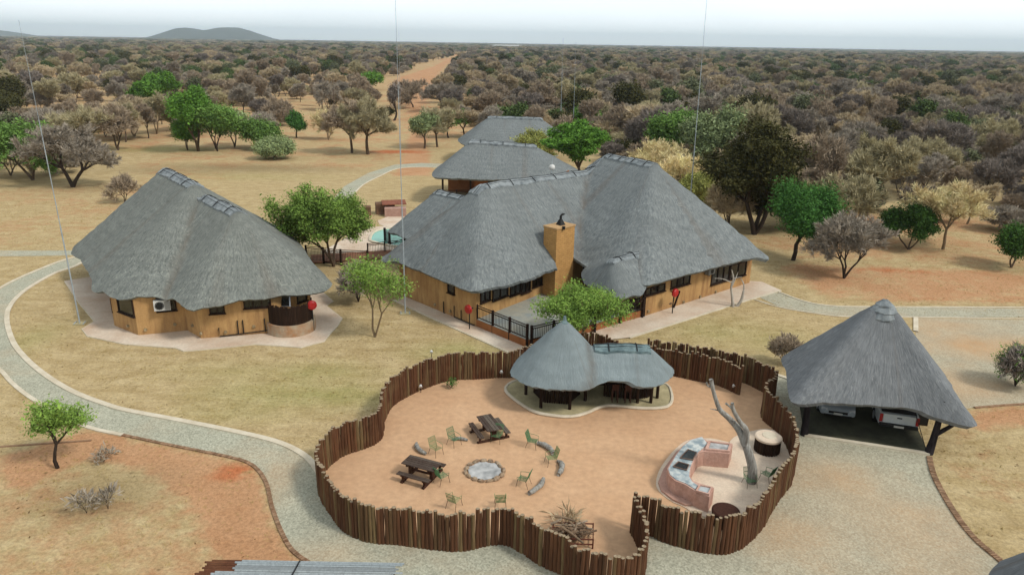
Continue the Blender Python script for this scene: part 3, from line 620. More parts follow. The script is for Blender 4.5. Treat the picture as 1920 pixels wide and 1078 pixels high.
# air conditioner hung on the wall
a, b_ = np.array(A[3]), np.array(A[4]); u, z = on_plane(305, 567, a, b_); t = (b_-a)/np.linalg.norm(b_-a); n = np.array([t[1], -t[0]]); p = a+t*u+n*.32; rz = math.atan2(t[1], t[0])
ac = thing('air_conditioner', 'white outdoor air conditioner unit hung under the left hut eave', 'air conditioner', (p[0], p[1], 1.6))
mb = MB(); mb.box((p[0], p[1], 2.05), (.95, .35, .66), rz); mb.build('casing', WHITE, ac)
mb = MB(); q = p+n*.18-t*.15; ring = [(q[0]+t[0]*.25*math.cos(k*PI/8), q[1]+t[1]*.25*math.cos(k*PI/8), 2.05+.25*math.sin(k*PI/8)) for k in range(17)]; mb.tube(ring, .02, 5)
mb.tube([(q[0]-n[0]*.01, q[1]-n[1]*.01, 2.05), (q[0]+n[0]*.01, q[1]+n[1]*.01, 2.05)], [.22, .22], 16); mb.build('fan_grille', BLACK, ac)
mb = MB()
for k in range(8): q = p+n*.18+t*(.16+.04*k); mb.box((q[0], q[1], 2.05), (.012, .02, .56), rz)
mb.build('louvre', BLACK, ac)
for s in (-.35, .35): q = p-n*.05+t*s; mb = MB(); mb.box((q[0], q[1], 1.69), (.05, .55, .05), rz); mb.build('bracket', BLACK, ac)
# curved outdoor shower screen on a stone base
cc = np.array(V2(545, 634)); cc = cc+np.array([-.35, 1.45])
def arcpts(c, r, a0, a1, k): return [(c[0]+r*math.cos(q), c[1]+r*math.sin(q)) for q in np.linspace(math.radians(a0), math.radians(a1), k)]
scr = thing('shower_screen', 'curved dark pole screen on a round stone base beside the left hut', 'screen', (cc[0], cc[1], 0))
STONE = simple('mixed_stone', L3(190, 180, 158), L3(180, 132, 92), 1.7, .9, .15, (1, 1, 1), .6, .05, 0, 7)
mb = MB(); mb.prism(arcpts(cc, 1.55, 150, 390, 34)+arcpts(cc, 1.15, 390, 150, 34), 0, .8); mb.build('stone_base', STONE, scr)
mb = MB()
for i, q in enumerate(arcpts(cc, 1.35, 160, 380, 56)):
    h = 2.02+random.Random(i).uniform(-.08, .1); mb.tube([(q[0], q[1], .75), (q[0], q[1], h)], .055, 7)
mb.build('pole_screen', DWOOD, scr)
o = thing('window_shutter', 'open white framed window sash above the shower screen', 'window', V2(522, 560, 2.2)+(2.2,))
q = V2(531, 561, 2.1); q = (q[0], q[1]-.1); mb = MB(); e = .04
for dx, dz, sx, sz in ((-.42, 0, .07, .95), (.42, 0, .07, .95), (0, .45, .9, .07), (0, -.45, .9, .07)): mb.box((q[0]+dx, q[1]+.1, 2.1+dz), (sx, .06, sz), 0, -.15)
mb.build('sash', simple('pale_blue_frame', L3(205, 214, 224), None, 4), o); mb = MB(); mb.box((q[0], q[1]+.11, 2.1), (.8, .02, .86), 0, -.15); mb.build('pane', GLASS, o)
# waste pipes on the wall
a, b_ = np.array(A[5]), np.array(A[6]); t = (b_-a)/np.linalg.norm(b_-a); n = np.array([t[1], -t[0]]); mb = MB()
P = lambda u, z: (a[0]+t[0]*u+n[0]*.08, a[1]+t[1]*u+n[1]*.08, z)
us = [on_plane(x, 620, a, b_)[0] for x in (411, 447, 457, 498)]
mb.tube([P(us[0], .7), P(us[0], .12), P(us[3]+.5, .3)], .035, 6)
for u in us[1:]: mb.tube([P(u, 1.1), P(u, .2)], .035, 6)
mb.build('waste_pipe', BLACK, hut)
# paving apron, in facets
ap = W([(122, 528), (172, 520), (205, 530), (360, 560), (560, 540), (600, 545), (624, 566), (611, 574), (641, 598), (632, 612), (618, 627), (607, 641), (565, 652), (478, 646), (415, 653), (345, 659), (330, 653), (235, 646), (165, 631), (155, 618), (178, 603), (150, 570)])
sheet('pavement', ap, .06, PAVE, 1.5, None, 'pale faceted paving around the left hut'); kerb(ap+[ap[0]], .12, .055, KERB, 'edge of the paving around the left hut', 'paving_edge', step=1.)

# ---------------------------------------------------------------- the main house
EZ = 2.9
house = thing('main_house', 'large thatched ochre lodge with stone chimney in the middle', 'house', (5, 56, 0))
MR = Roof([((-2.25, 52.6, 8.25), (6.7, 61.3, 8.0), .87, 4.5, [(716, 482), (740, 490), (767, 500), (805, 516), (839, 530), (872, 542), (889, 546), (905, 543), (940, 536), (978, 527), (1005, 518), (1024, 509), ('w', 14.2, 60.2), ('w', 7.0, 67.6), ('w', 1.5, 62.8), ('w', -3.5, 58), ('w', -7.5, 54.6)]),
    ((10.8, 57.0, 9.35), (8.0, 61.6, 9.25), .84, 4.5, [(1085, 493), (1108, 505), (1135, 518), (1170, 528), (1200, 533), (1223, 533), (1261, 522), (1324, 506), (1385, 490), (1420, 482), (1439, 478, 2.7), ('w', 17.0, 58.5), ('w', 13.5, 64), ('w', 10, 68), ('w', 4, 67.8), ('w', -1.5, 62.5), ('w', -.5, 57.0)])], .06)
L_ = [(716, 482), (740, 490), (767, 500), (805, 516), (839, 530), (872, 542), (889, 546), (905, 543), (940, 536), (978, 527), (1005, 518), (1024, 509), (1071, 498), (1090, 497), (1108, 505), (1135, 520), (1170, 530), (1200, 533), (1223, 533), (1261, 522), (1324, 506), (1385, 490), (1420, 482), (1439, 478, 2.7),
      ('w', 17.0, 58.5), ('w', 13.5, 64), ('w', 10, 68), ('w', 5.2, 67), ('w', 1.5, 62.8), ('w', -3.5, 58), ('w', -7.5, 54.6)]
MR.set_outline(L_, EZ)
uu = np.array([.72, .694]); vv = np.array([-.694, .72]); p0 = np.array(V2(1039, 572)); CZ = 5.6
_o = [tuple(q) for q in MR.out[:, :2]]; _foot = [p0-vv*2.5-uu*.02, p0-uu*.02, p0+vv*1.2-uu*.02, p0+vv*1.2+uu*1.92, p0+uu*1.92, p0+uu*1.92-vv*2.5]
_in = pip(np.array([q[0] for q in _o]), np.array([q[1] for q in _o]), [tuple(q) for q in _foot]); _k = [i for i in range(len(_o)) if _in[i]]
_tr = [_o[i] for i in range(_k[0])]+[tuple(q) for q in (p0-uu*.02-vv*.0, p0+vv*1.2-uu*.02, p0+vv*1.2+uu*1.92, p0+uu*1.92)]+[_o[i] for i in range(_k[-1]+1, len(_o))]
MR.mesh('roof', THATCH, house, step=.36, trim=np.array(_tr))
MR.cap((-2.9, 52.0), (7.2, 61.8), .55, MR.obj, straps=6)
MR.cap((10.95, 56.8), (9.4, 59.3), .6, MR.obj, straps=2); MR.cap((9.3, 59.5), (8.0, 61.7), .6, MR.obj, straps=2); MR.cap((7.9, 61.8), (6.9, 62.0), .5, MR.obj, straps=1)
LBR = Roof([((-6.4, 62.0, 5.9), (-3.4, 58.9, 5.9), .86, 4.5)]); wc = V2(728, 432, 2.9)
LBR.set_outline([(728, 432, 2.9), (742, 438, 2.9), (757, 446, 2.9), ('w', -6.2, 55.2, 2.9), ('w', -3.2, 54.5, 3.2), ('w', -.5, 57.5, 3.2), ('w', -.2, 60.5, 2.9), ('w', -3.5, 64, 2.9), ('w', -6.8, 66.3, 2.9), ('w', -9.3, 64.2, 2.9)], 2.9)
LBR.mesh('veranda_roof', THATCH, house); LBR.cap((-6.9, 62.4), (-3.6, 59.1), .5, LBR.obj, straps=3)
PR = Roof([((6.75, 47.1, 4.3), (8.75, 49.0, 4.35), .72, 2.3)]); 
PR.set_outline([(1094, 529, 2.5), (1108, 538, 2.45), (1128, 549, 2.45), (1148, 557, 2.45), (1160, 560, 2.45), (1172, 559, 2.45), (1190, 554, 2.5), (1207, 549, 2.55), ('w', 9.5, 48.5, 3.1), ('w', 9.0, 51, 3.5), ('w', 6.5, 51, 3.3), ('w', 5.0, 49.6, 2.8)], 2.5, .25)
PR.mesh('porch_roof', THATCH, house, step=.28); PR.cap((6.55, 46.95), (8.75, 48.95), .38, PR.obj, straps=2, seg=.2)
c0 = V2(893, 613); cR = V2(1204, 595); cE = V2(1405, 531); cL = V2(757, 556)
mw = [cL, c0, V2(1024, 560), V2(1090, 545), (6.2, 50.9), cR, cE, (13.6, 62.7), (9.5, 66), (5.0, 65), (-8.6, 53.2)]
MZ = 3.2
wall_run(mw, 0, MZ, WALL, house)
# windows of the left wing, facing the deck
a, b_ = c0, mw[2]
for x0, y0, x1, y1 in ((900, 541, 919, 565), (923, 538, 952, 559), (956, 531, 976, 552), (977, 528, 994, 548), (998, 522, 1016, 536)): opening(a, b_, (x0, y0, x1, y1), house, nm=2)
opening(cL, c0, (840, 529, 853, 550), house, nm=1, lab='small square window on the left wall')
a, b_ = cR, cE
for x0, y0, x1, y1, k in ((1207, 536, 1246, 550, 3), (1258, 519, 1293, 536, 3), (1334, 500, 1367, 529, 3), (1369, 493, 1398, 519, 2)): opening(a, b_, (x0, y0, x1, y1), house, nm=k)
for x, y in ((816, 571), (845, 583), (770, 553)): wall_light(cL, c0, x, y, house)
for x, y in ((1215, 583), (1281, 566), (1312, 558), (1341, 549)): wall_light(cR, cE, x, y, house)
def waste(a, b_, us, z, parent):
    a = np.array(a); b_ = np.array(b_); t = (b_-a)/np.linalg.norm(b_-a); n = np.array([t[1], -t[0]]); n = n if n@(CAM[:2]-a) > 0 else -n; mb = MB()
    P = lambda u, z: (a[0]+t[0]*u+n[0]*.07, a[1]+t[1]*u+n[1]*.07, z)
    mb.tube([P(us[0], .9), P(us[0], .1), P(us[-1], .1)], .035, 6)
    for u in us[1:-1]: mb.tube([P(u, .8), P(u, .1)], .035, 6)
    mb.build('waste_pipe', BLACK, parent)
us = sorted(on_plane(x, 600, cL, c0)[0] for x in (853, 866, 891)); waste(cL, c0, us, 0, house)
u = on_plane(833, 580, cL, c0)[0]; waste(cL, c0, [u, u+.1], 0, house)
# chimney
cp = [p0, p0+uu*1.9, p0+uu*1.9+vv*1.25, p0+vv*1.25]
ch = wall_run(cp, 0, CZ, CHIM, house, 'chimney', uvs=True)
ctr = p0+uu*.95+vv*.62
mb = MB(); mb.box((*ctr, CZ+.05), (2.0, 1.35, .1), math.atan2(uu[1], uu[0])); mb.build('coping', simple('warm_coping', L3(216, 180, 132), L3(186, 146, 100), 3), ch)
mb = MB(); k = ctr+uu*.1; mb.box((*k, CZ+.3), (.5, .5, .4), .7, taper=.35); mb.tube([(*k, CZ+.45), (*k, CZ+.75)], .09, 8); mb.box((k[0]+.1, k[1], CZ+.85), (.4, .2, .12), .3, 0, -.5, taper=.4); mb.build('cowl', BLACK, ch)
u, z = on_plane(1055, 427, cp[0], cp[1]); q = p0+uu*(u)-vv*.1; mb = MB(); mb.tube([(*(q), z+.1), (*q, z-.12)], [.12, .1], 8); mb.tube([(*(q+vv*.1), z), (*q, z)], .04, 6); mb.build('floodlight', BLACK, ch)
# paving round the house
ap = W([(735, 562), (770, 556), (900, 600), (1000, 575), (1160, 600), (1204, 592), (1404, 528), (1428, 529), (1464, 545), (1390, 567), (1180, 634), (1120, 640), (1060, 645), (985, 672), (944, 657), (850, 615), (790, 588)])
sheet('pavement', ap, .05, PAVE, 1.5, None, 'pale paving along the walls of the main house')
kerb(W([(735, 562), (790, 588), (850, 615), (944, 657), (1000, 680)]), .16, .058, KERB, 'kerb along the left paving of the main house', 'paving_edge', step=1.)
kerb(W([(1464, 545), (1390, 567), (1300, 596), (1180, 634)]), .18, .058, KERB, 'kerb along the right paving of the main house', 'paving_edge', step=1.)
# raised terrace
TZ = .55
tp = [c0, V2(988, 653), V2(1115, 622), V2(1163, 606), cR, mw[4], mw[3], mw[2]]
tp = [np.array(p) for p in tp]
TILE = simple('grey_terrace_floor', L3(190, 184, 164), L3(150, 160, 160), .7, .75, .3, (1, 1, 1), .15, .01, 0, 8)
ter = thing('terrace', 'raised terrace with grey floor and orange plinth before the chimney', 'terrace', (3, 48, 0))
mb = MB(); mb.prism([tuple(p) for p in tp], 0, TZ-.004); mb.build('plinth', ORB, ter)
sheet('floor', [tuple(p) for p in tp], TZ, TILE, 2, parent=ter).location = -Vector((3, 48, 0))
def railing(name, label, pts, z0, h, m, pstep=2.0, base=0., pr=.09, parent=None):
    P = [np.array(p[:2], float) for p in pts]; th_ = thing(name, label, 'railing', (P[0][0], P[0][1], 0))
    for i in range(len(P)-1):
        a, b_ = P[i], P[i+1]; L = np.linalg.norm(b_-a); k = max(1, int(round(L/pstep)))
        for j in range(k+(i == len(P)-2)):
            q = a+(b_-a)*j/k; mb = MB(); mb.tube([(q[0], q[1], base), (q[0], q[1], z0+h+.08)], pr, 8); mb.build('post', m, th_)
        mb = MB()
        for z in (z0+h, z0+h-.14, z0+.12): mb.tube([(a[0], a[1], z), (b_[0], b_[1], z)], .035, 6)
        mb.build('rail', m, th_); mb = MB(); kk = int(L/.14)
        for j in range(1, kk): q = a+(b_-a)*j/kk; mb.tube([(q[0], q[1], z0+.12), (q[0], q[1], z0+h-.14)], .016, 5)
        mb.build('baluster', m, th_)['kind'] = 'stuff'
    return th_
RW = wood('railing_wood', L3(46, 32, 26), L3(56, 38, 30), L3(62, 46, 38))
railing('terrace_railing', 'dark wooden railing along the front of the raised terrace', [V2(894, 612), V2(988, 652)], TZ, .95, RW, 1.9)
railing('terrace_railing', 'dark wooden railing behind the stockade bar, hidden by the green tree', [V2(996, 655), V2(1115, 624)], TZ, .95, RW, 1.9)
railing('terrace_railing', 'dark wooden railing under the little porch roof', [V2(1163, 607), V2(1204, 596)], TZ, .85, RW, 1.6)
DOORD = simple('dark_shade_cloth', L3(48, 36, 28), L3(36, 28, 22), 3)
mb = MB(); q0, q1 = np.array(V2(1165, 604)), np.array(V2(1203, 594)); d = q1-q0; c_ = (q0+q1)/2; mb.box((c_[0], c_[1]+.25, TZ+.45), (np.linalg.norm(d)*.95, .05, .8), math.atan2(d[1], d[0])); mb.build('porch_screen', DOORD, house)
for p in (V2(1162, 607), V2(1206, 594), V2(1120, 600)):
    mb = MB(); mb.tube([(p[0], p[1], 0), (p[0], p[1], 2.7)], .11, 8); mb.build('porch_post', DWOOD, house)
# windows behind chimney bay
wnd(mw[3], mw[4], .2, 1.6, 1.0, 2.8, house, nm=2)
# hose reels
def reel(px, py, zc, label, rz, back):
    p = V2(px, py, zc); t = thing('hose_reel', label, 'hose reel', (p[0], p[1], 0), group='red fire hose reels')
    n = np.array([math.cos(rz), math.sin(rz)]); mb = MB(); c = np.array(p); mb.tube([(*(c-n*.06), zc), (*(c+n*.06), zc)], [.3, .3], 24); mb.tube([(*(c+n*.06), zc), (*(c+n*.1), zc)], [.25, .2], 20); mb.build('drum', REDM, t)
    mb = MB(); mb.tube([(*(c-n*.06), zc), (*(c-n*back), zc)], .05, 8); mb.tube([(*(c-n*.1), 0.0), (*(c-n*.1), zc)], .04, 6); mb.build('bracket', BLACK, t)
reel(878, 580, 1.45, 'round red fire hose reel on the left wall of the main house', math.radians(225), .4)
reel(1266, 549, 1.6, 'round red fire hose reel on the right wing of the main house', math.radians(-52), .4)
reel(585, 572, 1.85, 'round red fire hose reel beside the shower screen of the left hut', math.radians(-70), .5)
def bench_junk(px, py, label):
    p = V2(px, py); t = thing('garden_hose_stand', label, 'stand', (p[0], p[1], 0)); mb = MB(); mb.tube([(p[0], p[1], .05), (p[0]+.35, p[1]+.1, 1.3)], .07, 6); mb.build('prop', DWOOD, t)
    mb = MB(); mb.box((p[0]-.5, p[1], .4), (.6, .35, .06), .2); mb.box((p[0]-.5, p[1], .2), (.08, .3, .4), .2); mb.build('shelf', PWOOD, t)
bench_junk(1263, 578, 'leaning wooden prop and small shelf below the hose reel')
# second air conditioner
u, z = on_plane(1325, 512, cR, cE); a = np.array(cR); t_ = (np.array(cE)-a)/np.linalg.norm(np.array(cE)-a); n = np.array([t_[1], -t_[0]]); p = a+t_*u+n*.3
ac2 = thing('air_conditioner', 'small air conditioner high on the right wing of the main house', 'air conditioner', (p[0], p[1], 1.9)); mb = MB(); mb.box((p[0], p[1], 2.2), (.8, .35, .5), math.atan2(t_[1], t_[0])); mb.build('casing', simple('grey_casing', L3(150, 150, 146), None, 4), ac2)
mb = MB(); q = p+n*.18; mb.tube([(q[0], q[1], 2.2), (q[0]+n[0]*.02, q[1]+n[1]*.02, 2.2)], [.18, .18], 14); mb.build('fan_grille', BLACK, ac2)
for s in (-.3, .3): q = p-n*.05+t_*s; mb = MB(); mb.box((q[0], q[1], 1.92), (.05, .5, .05), math.atan2(t_[1], t_[0])); mb.build('bracket', BLACK, ac2)

# ---------------------------------------------------------------- the two lodges behind
def back_house(label, ridge, wings_s, outline, z0, wall, caps, fl, mz):
    h = thing('back_lodge', label, 'lodge', (ridge[0][0], ridge[0][1], 0), group=None)
    R_ = Roof([(ridge[0], ridge[1], wings_s, 4.5)]); R_.set_outline(outline, z0, .5); R_.mesh('roof', THATCH, h, step=.5)
    R_.cap(*caps, .65, R_.obj, straps=3, seg=.4, lift=.2); wall_run(wall, 0, mz, ORB if fl else WALL, h); return h, R_
bb = [V2(811, 331, 3.2), V2(915, 336, 3.2), V2(1068, 332, 3.2)]
_at = lambda px, py, y: CAM+(_fw*FPX+_rt*(px-960)+_up*(539-py))*(y/(_fw*FPX+_rt*(px-960)+_up*(539-py))[1])
rb = [tuple(_at(885, 265, 88.8)), tuple(_at(1000, 274, 88.8))]
lodge1, R1 = back_house('nearer of the two thatched lodges behind the main house, with a balcony', rb, .84, [(811, 331), (835, 334), (862, 335), (915, 337), (985, 338), (1060, 337), (1082, 330), ('w', 8.0, 89), ('w', 6, 93.5), ('w', -7, 94.5), ('w', -9.5, 90)], 3.2,
    [(-4.6, 84.6), (6.5, 85.2), (6.5, 92), (-8, 92.5), (-8, 88.5), (-4.6, 88)], ((rb[0][0]-.3, rb[0][1]), (rb[1][0]+.4, rb[1][1])), True, 3.8)
bw = lambda x, y, z=0: V2(x, y, z)
wnd((-4.6, 84.6), (6.5, 85.2), 1.6, 3.2, .9, 2.9, lodge1, nm=3); wnd((-4.6, 84.6), (6.5, 85.2), 4.2, 6.2, .9, 2.9, lodge1, nm=3)
mb = MB(); mb.prism([(-8.5, 83.6), (-4.7, 84.2), (-4.7, 88), (-8.3, 88)], 0, .7); mb.build('balcony_floor', SLAB, lodge1)
for p in ((-8.2, 83.9), (-5.0, 84.3)): mb = MB(); mb.tube([(p[0], p[1], 0), (p[0], p[1], 3.4)], .12, 7); mb.build('balcony_post', DWOOD, lodge1)
railing('balcony_railing', 'dark railing on the balcony of the nearer back lodge', [(-8.3, 83.7), (-4.9, 84.2)], .7, 1.0, RW, 1.7)
rc = [tuple(_at(918, 220, 118.5)), tuple(_at(1013, 223, 118.5))]
lodge2, R2 = back_house('farther thatched lodge, rearmost roof behind the main house', rc, .84, [(868, 271), (900, 275), (960, 278), (1030, 276), (1052, 268), ('w', 9.0, 121), ('w', 7, 125), ('w', -6, 126), ('w', -9, 120)], 3.2,
    [(-6, 113.5), (6, 113.8), (6.3, 122), (-6.3, 122)], ((rc[0][0]-.3, rc[0][1]), (rc[1][0]+.4, rc[1][1])), False, 3.6)
wnd((-6, 113.5), (6, 113.8), 2, 4, .9, 2.6, lodge2, nm=3); wnd((-6, 113.5), (6, 113.8), 7, 9, .9, 2.6, lodge2, nm=3)

# ---------------------------------------------------------------- the pole stockade
def post_mesh(seed):
    r = random.Random(seed); n = 8; rad = r.uniform(.076, .090); H = FH; vs = []; fs = []; rings = 5; ox = oy = 0
    for i in range(rings):
        z = H*i/(rings-1); k = rad*(1.06-.12*i/(rings-1))*r.uniform(.95, 1.05)
        for j in range(n): t = 2*PI*j/n; q = k*(1+r.uniform(-.06, .06)); vs.append((ox+q*math.cos(t), oy+q*math.sin(t), z))
        ox += r.uniform(-.012, .012); oy += r.uniform(-.012, .012)
    for i in range(rings-1):
        for j in range(n): fs.append((i*n+j, i*n+(j+1) % n, (i+1)*n+(j+1) % n, (i+1)*n+j))
    fs.append(tuple(range((rings-1)*n, rings*n))); return vs, fs, [0]*(len(fs)-1)+[1]
POSTS = [post_mesh(i) for i in range(6)]; PMESH = [mesh_of('post', v, f, [POSTM, POSTTOP], smooth=False, midx=mi) for v, f, mi in POSTS]
def stockade(P, label, keep=100):
    f = thing('pole_stockade', label, 'fence', (P[:, 0].mean(), P[:, 1].mean(), 0), group='wavy pole fences around the sand enclosure')
    r = random.Random(len(P)); rl = rootloc(f); d = np.hypot(P[:, 0]*.7, P[:, 1]); order = sorted(range(len(P)), key=lambda i: d[i]); near = set(order[:keep]); mb = MB(); mats = []
    for i, (x, y) in enumerate(P):
        k = r.randrange(6); s = r.uniform(.93, 1.045)+(.05 if r.random() < .18 else 0); rz = r.uniform(0, 6.28); lx, ly = r.uniform(-.018, .018), r.uniform(-.018, .018); th_ = r.uniform(.9, 1.1)
        M = Matrix.Translation((x+r.uniform(-.012, .012), y+r.uniform(-.012, .012), 0)) @ Matrix.Rotation(lx, 4, 'X') @ Matrix.Rotation(ly, 4, 'Y') @ Matrix.Rotation(rz, 4, 'Z') @ Matrix.Diagonal((th_, th_, s, 1))
        if i in near:
            o = obj('post', PMESH[k], f); o.matrix_local = Matrix.Translation(-Vector(rl)) @ M
        else:
            v, fs, mi = POSTS[k]; b0 = len(mb.v); mb.v += [tuple(M @ Vector(q)) for q in v]; mb.f += [tuple(q+b0 for q in ff) for ff in fs]; mb.mi += mi
    mb.build('posts', [POSTM, POSTTOP], f)['kind'] = 'stuff'
    return f
stockade(F1, 'long wavy fence of brown upright poles around the west and south of the sand enclosure')
stockade(F2, 'curved fence of brown upright poles around the stone braai and along the carport side')

# ---------------------------------------------------------------- bar with two joined thatch roofs
bar = thing('bar_hut', 'small thatched open bar, one round cone roof joined to a short ridged roof', 'bar', (4, 34.8, 0))
BR = Roof([((2.70, 35.2, 4.45), (2.78, 35.2, 4.45), .9, 2, [(957, 693, 1.75), (964, 706, 1.75), (983, 719, 1.75), (1008, 726, 1.75), (1040, 729, 1.75), (1080, 731, 1.75), (1110, 728, 1.75), (1134, 716, 1.75), ('w', 5.4, 35.2, 1.75), ('w', 4.9, 36.9, 1.75), ('w', 3.6, 37.8, 1.8), ('w', 1.8, 37.8, 1.8), ('w', .5, 36.8, 1.8)]),
    ((4.1, 34.95, 3.22), (7.0, 35.05, 3.2), .95, 2.5, [('w', 2.6, 33.4, 1.9), (1122, 720, 1.9), (1145, 714, 2.0), (1165, 714, 2.0), (1185, 719, 1.9), (1200, 724, 1.82), (1225, 724, 1.75), (1248, 716, 1.75), (1263, 701, 1.75), (1262, 690, 1.75), ('w', 8.3, 36.4, 1.8), ('w', 6.6, 36.7, 1.8), ('w', 2.6, 36.7, 1.8)])], .05)
BR.set_outline([(957, 693, 1.75), (964, 706, 1.75), (983, 719, 1.75), (1008, 726, 1.75), (1040, 729, 1.75), (1080, 731, 1.75), (1105, 727, 1.8), (1122, 720, 1.9), (1145, 714, 2.0), (1165, 714, 2.0), (1185, 719, 1.9), (1200, 724, 1.82), (1225, 724, 1.75), (1248, 716, 1.75), (1263, 701, 1.75), (1262, 690, 1.75), ('w', 8.3, 36.4, 1.8), ('w', 6.6, 36.7, 1.8), ('w', 5.0, 36.9, 1.8), ('w', 3.6, 37.8, 1.8), ('w', 1.8, 37.8, 1.8), ('w', .5, 36.8, 1.8)], 1.75, .18)
BR.mesh('roof', THATCH_B, bar, step=.16, th=.16)
BR.cap((4.3, 34.95), (7.2, 35.05), .42, BR.obj, CAPB, 2, seg=.2, lift=.09)
mb = MB(); mb.tube([(2.74, 35.2, 3.95), (2.74, 35.2, 4.05), (2.74, 35.2, 4.5), (2.74, 35.2, 4.72)], [.45, .42, .1, .07], 14); mb.build('cone_cap', CAPB, BR.obj)
sl_ = W([(948, 735), (955, 722), (985, 712), (1060, 705), (1180, 708), (1245, 722), (1258, 738), (1258, 758), (1244, 767), (1200, 768), (1150, 763), (1125, 766), (1100, 777), (1070, 784), (1030, 781), (1000, 774), (968, 754)])
sl_ = [tuple(p) for p in spline(sl_, .4, True)]
mb = MB(); mb.prism(sl_, .0, .10, False); mb.build('floor_slab', SLAB, bar)
rim_ = MB(); rim_.tube([(x, y, .09) for x, y in sl_]+[(*sl_[0], .09)], .09, 6); rim_.build('slab_rim', KERB, bar)
for x, y in ((986, 739), (1014, 764), (1068, 767), (1097, 751), (1158, 722), (1195, 755), (1220, 755), (1232, 746), (1030, 715), (1110, 715)):
    p = V2(x, y, .1); mb = MB(); mb.tube([(p[0], p[1], .1), (p[0], p[1], 2.25)], .085, 8); mb.build('post', DWOOD, bar)
def counter(pts, name, h=1.05, tw=.4):
    mb = MB(); P = [np.array(q) for q in pts]
    for i in range(len(P)-1):
        a, b_ = P[i], P[i+1]; d = b_-a; L = np.linalg.norm(d); c = (a+b_)/2; rz = math.atan2(d[1], d[0]); k = int(L/.12)
        for j in range(k): q = a+d*(j+.5)/k; mb.tube([(q[0], q[1], .1), (q[0], q[1], h)], .06, 6)
    f = mb.build(name, DWOOD, bar); mb = MB()
    for i in range(len(P)-1):
        a, b_ = P[i], P[i+1]; d = b_-a; L = np.linalg.norm(d); c = (a+b_)/2; mb.box((c[0], c[1], h+.04+.003*i), (L+.2, tw, .06), math.atan2(d[1], d[0]))
    mb.build('counter_top', PWOOD2, f)
counter([V2(1001, 735, .1), V2(1020, 754, .1), V2(1064, 757, .1), V2(1087, 738, .1), V2(1060, 722, .1)], 'counter', 1.1)
counter([V2(1131, 742, .1), V2(1190, 748, .1), V2(1214, 745, .1), V2(1224, 730, .1)], 'serving_counter', 1.15)
mb = MB(); c_ = V2(1170, 726, .1); mb.box((c_[0], c_[1]+.3, 1.05), (2.6, .08, 1.9), .03); mb.build('back_wall', DWOOD, bar)
mb = MB(); c_ = V2(1045, 718, .1); mb.box((c_[0], c_[1]+.2, 1.0), (2.4, .08, 1.8)); mb.build('back_screen', DWOOD, bar)
for i, (x, y) in enumerate(((1152, 752), (1176, 753))):
    p = V2(x, y, .1); s_ = thing('bar_stool', ['left one of two dark wooden bar stools at the serving counter', 'right one of two dark wooden bar stools at the serving counter'][i], 'stool', (p[0], p[1], .1), group='bar stools at the counter')
    mb = MB(); mb.box((p[0], p[1], .82), (.36, .34, .05)); mb.build('seat', PWOOD2, s_); mb = MB(); mb.box((p[0], p[1]-.16, 1.0), (.36, .04, .3)); mb.build('backrest', PWOOD2, s_)
    for sx in (-.14, .14):
        for sy in (-.13, .13): mb = MB(); mb.box((p[0]+sx, p[1]+sy, .44), (.05, .05, .72)); mb.build('leg', PWOOD2, s_)

# ---------------------------------------------------------------- carport and cars
cpt = thing('carport', 'square thatched carport with a pointed cap, two vehicles parked under it', 'carport', (17.8, 32.7, 0))
CR = Roof([((17.95, 33.45, 6.35), (18.15, 33.35, 6.35), 1., 2)], .1)
CR.set_outline([(1474, 664, 2.6), (1475, 700, 2.5), (1478, 738, 2.4), (1484, 752, 2.3), (1500, 757, 2.25), (1560, 755, 2.3), (1620, 758, 2.3), (1700, 764, 2.2), (1745, 778, 2.05), (1790, 792, 1.95), (1832, 799, 1.9), ('w', 21.6, 31.5, 2.0), ('w', 22.3, 34.5, 2.2), ('w', 21.8, 36.3, 2.3), ('w', 18.5, 37.0, 2.4)], 2.3, .3)
CR.mesh('roof', THATCH_D, cpt, step=.25, th=.2)
mb = MB(); n_ = 16; vs = []; rr = random.Random(8); c0_ = (18.05, 33.4)
for i, (rd, z) in enumerate(((.74, 5.62), (.74, 5.72), (.6, 5.95), (.62, 6.0), (.42, 6.22), (.4, 6.3), (.12, 6.52))):
    for k in range(n_): t = 2*PI*k/n_; q = rd*(1+rr.uniform(-.07, .07)); vs.append((c0_[0]+q*math.cos(t), c0_[1]+q*math.sin(t), z+rr.uniform(-.03, .03)))
fs = [(i*n_+k, i*n_+(k+1) % n_, (i+1)*n_+(k+1) % n_, (i+1)*n_+k) for i in range(6) for k in range(n_)]+[tuple(range(6*n_, 7*n_))]
mb.add(vs, fs); mb.build('roof_cap', CAPM, CR.obj); 
fl, fr = V2(1508, 817), V2(1742, 852); 
e1 = np.array(fr)-np.array(fl); e1 /= np.linalg.norm(e1); e2 = np.array([-e1[1], e1[0]]); W_ = 5.55
crn = [np.array(fl), np.array(fr), np.array(fr)+e2*5.2, np.array(fl)+e2*5.2]
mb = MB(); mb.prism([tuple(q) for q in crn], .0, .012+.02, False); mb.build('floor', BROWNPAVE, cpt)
mb = MB(); c_ = (crn[0]+crn[1])/2; mb.box((c_[0], c_[1], .05), (np.linalg.norm(crn[1]-crn[0]), .22, .1), math.atan2(e1[1], e1[0])); mb.build('threshold', KERB, cpt)
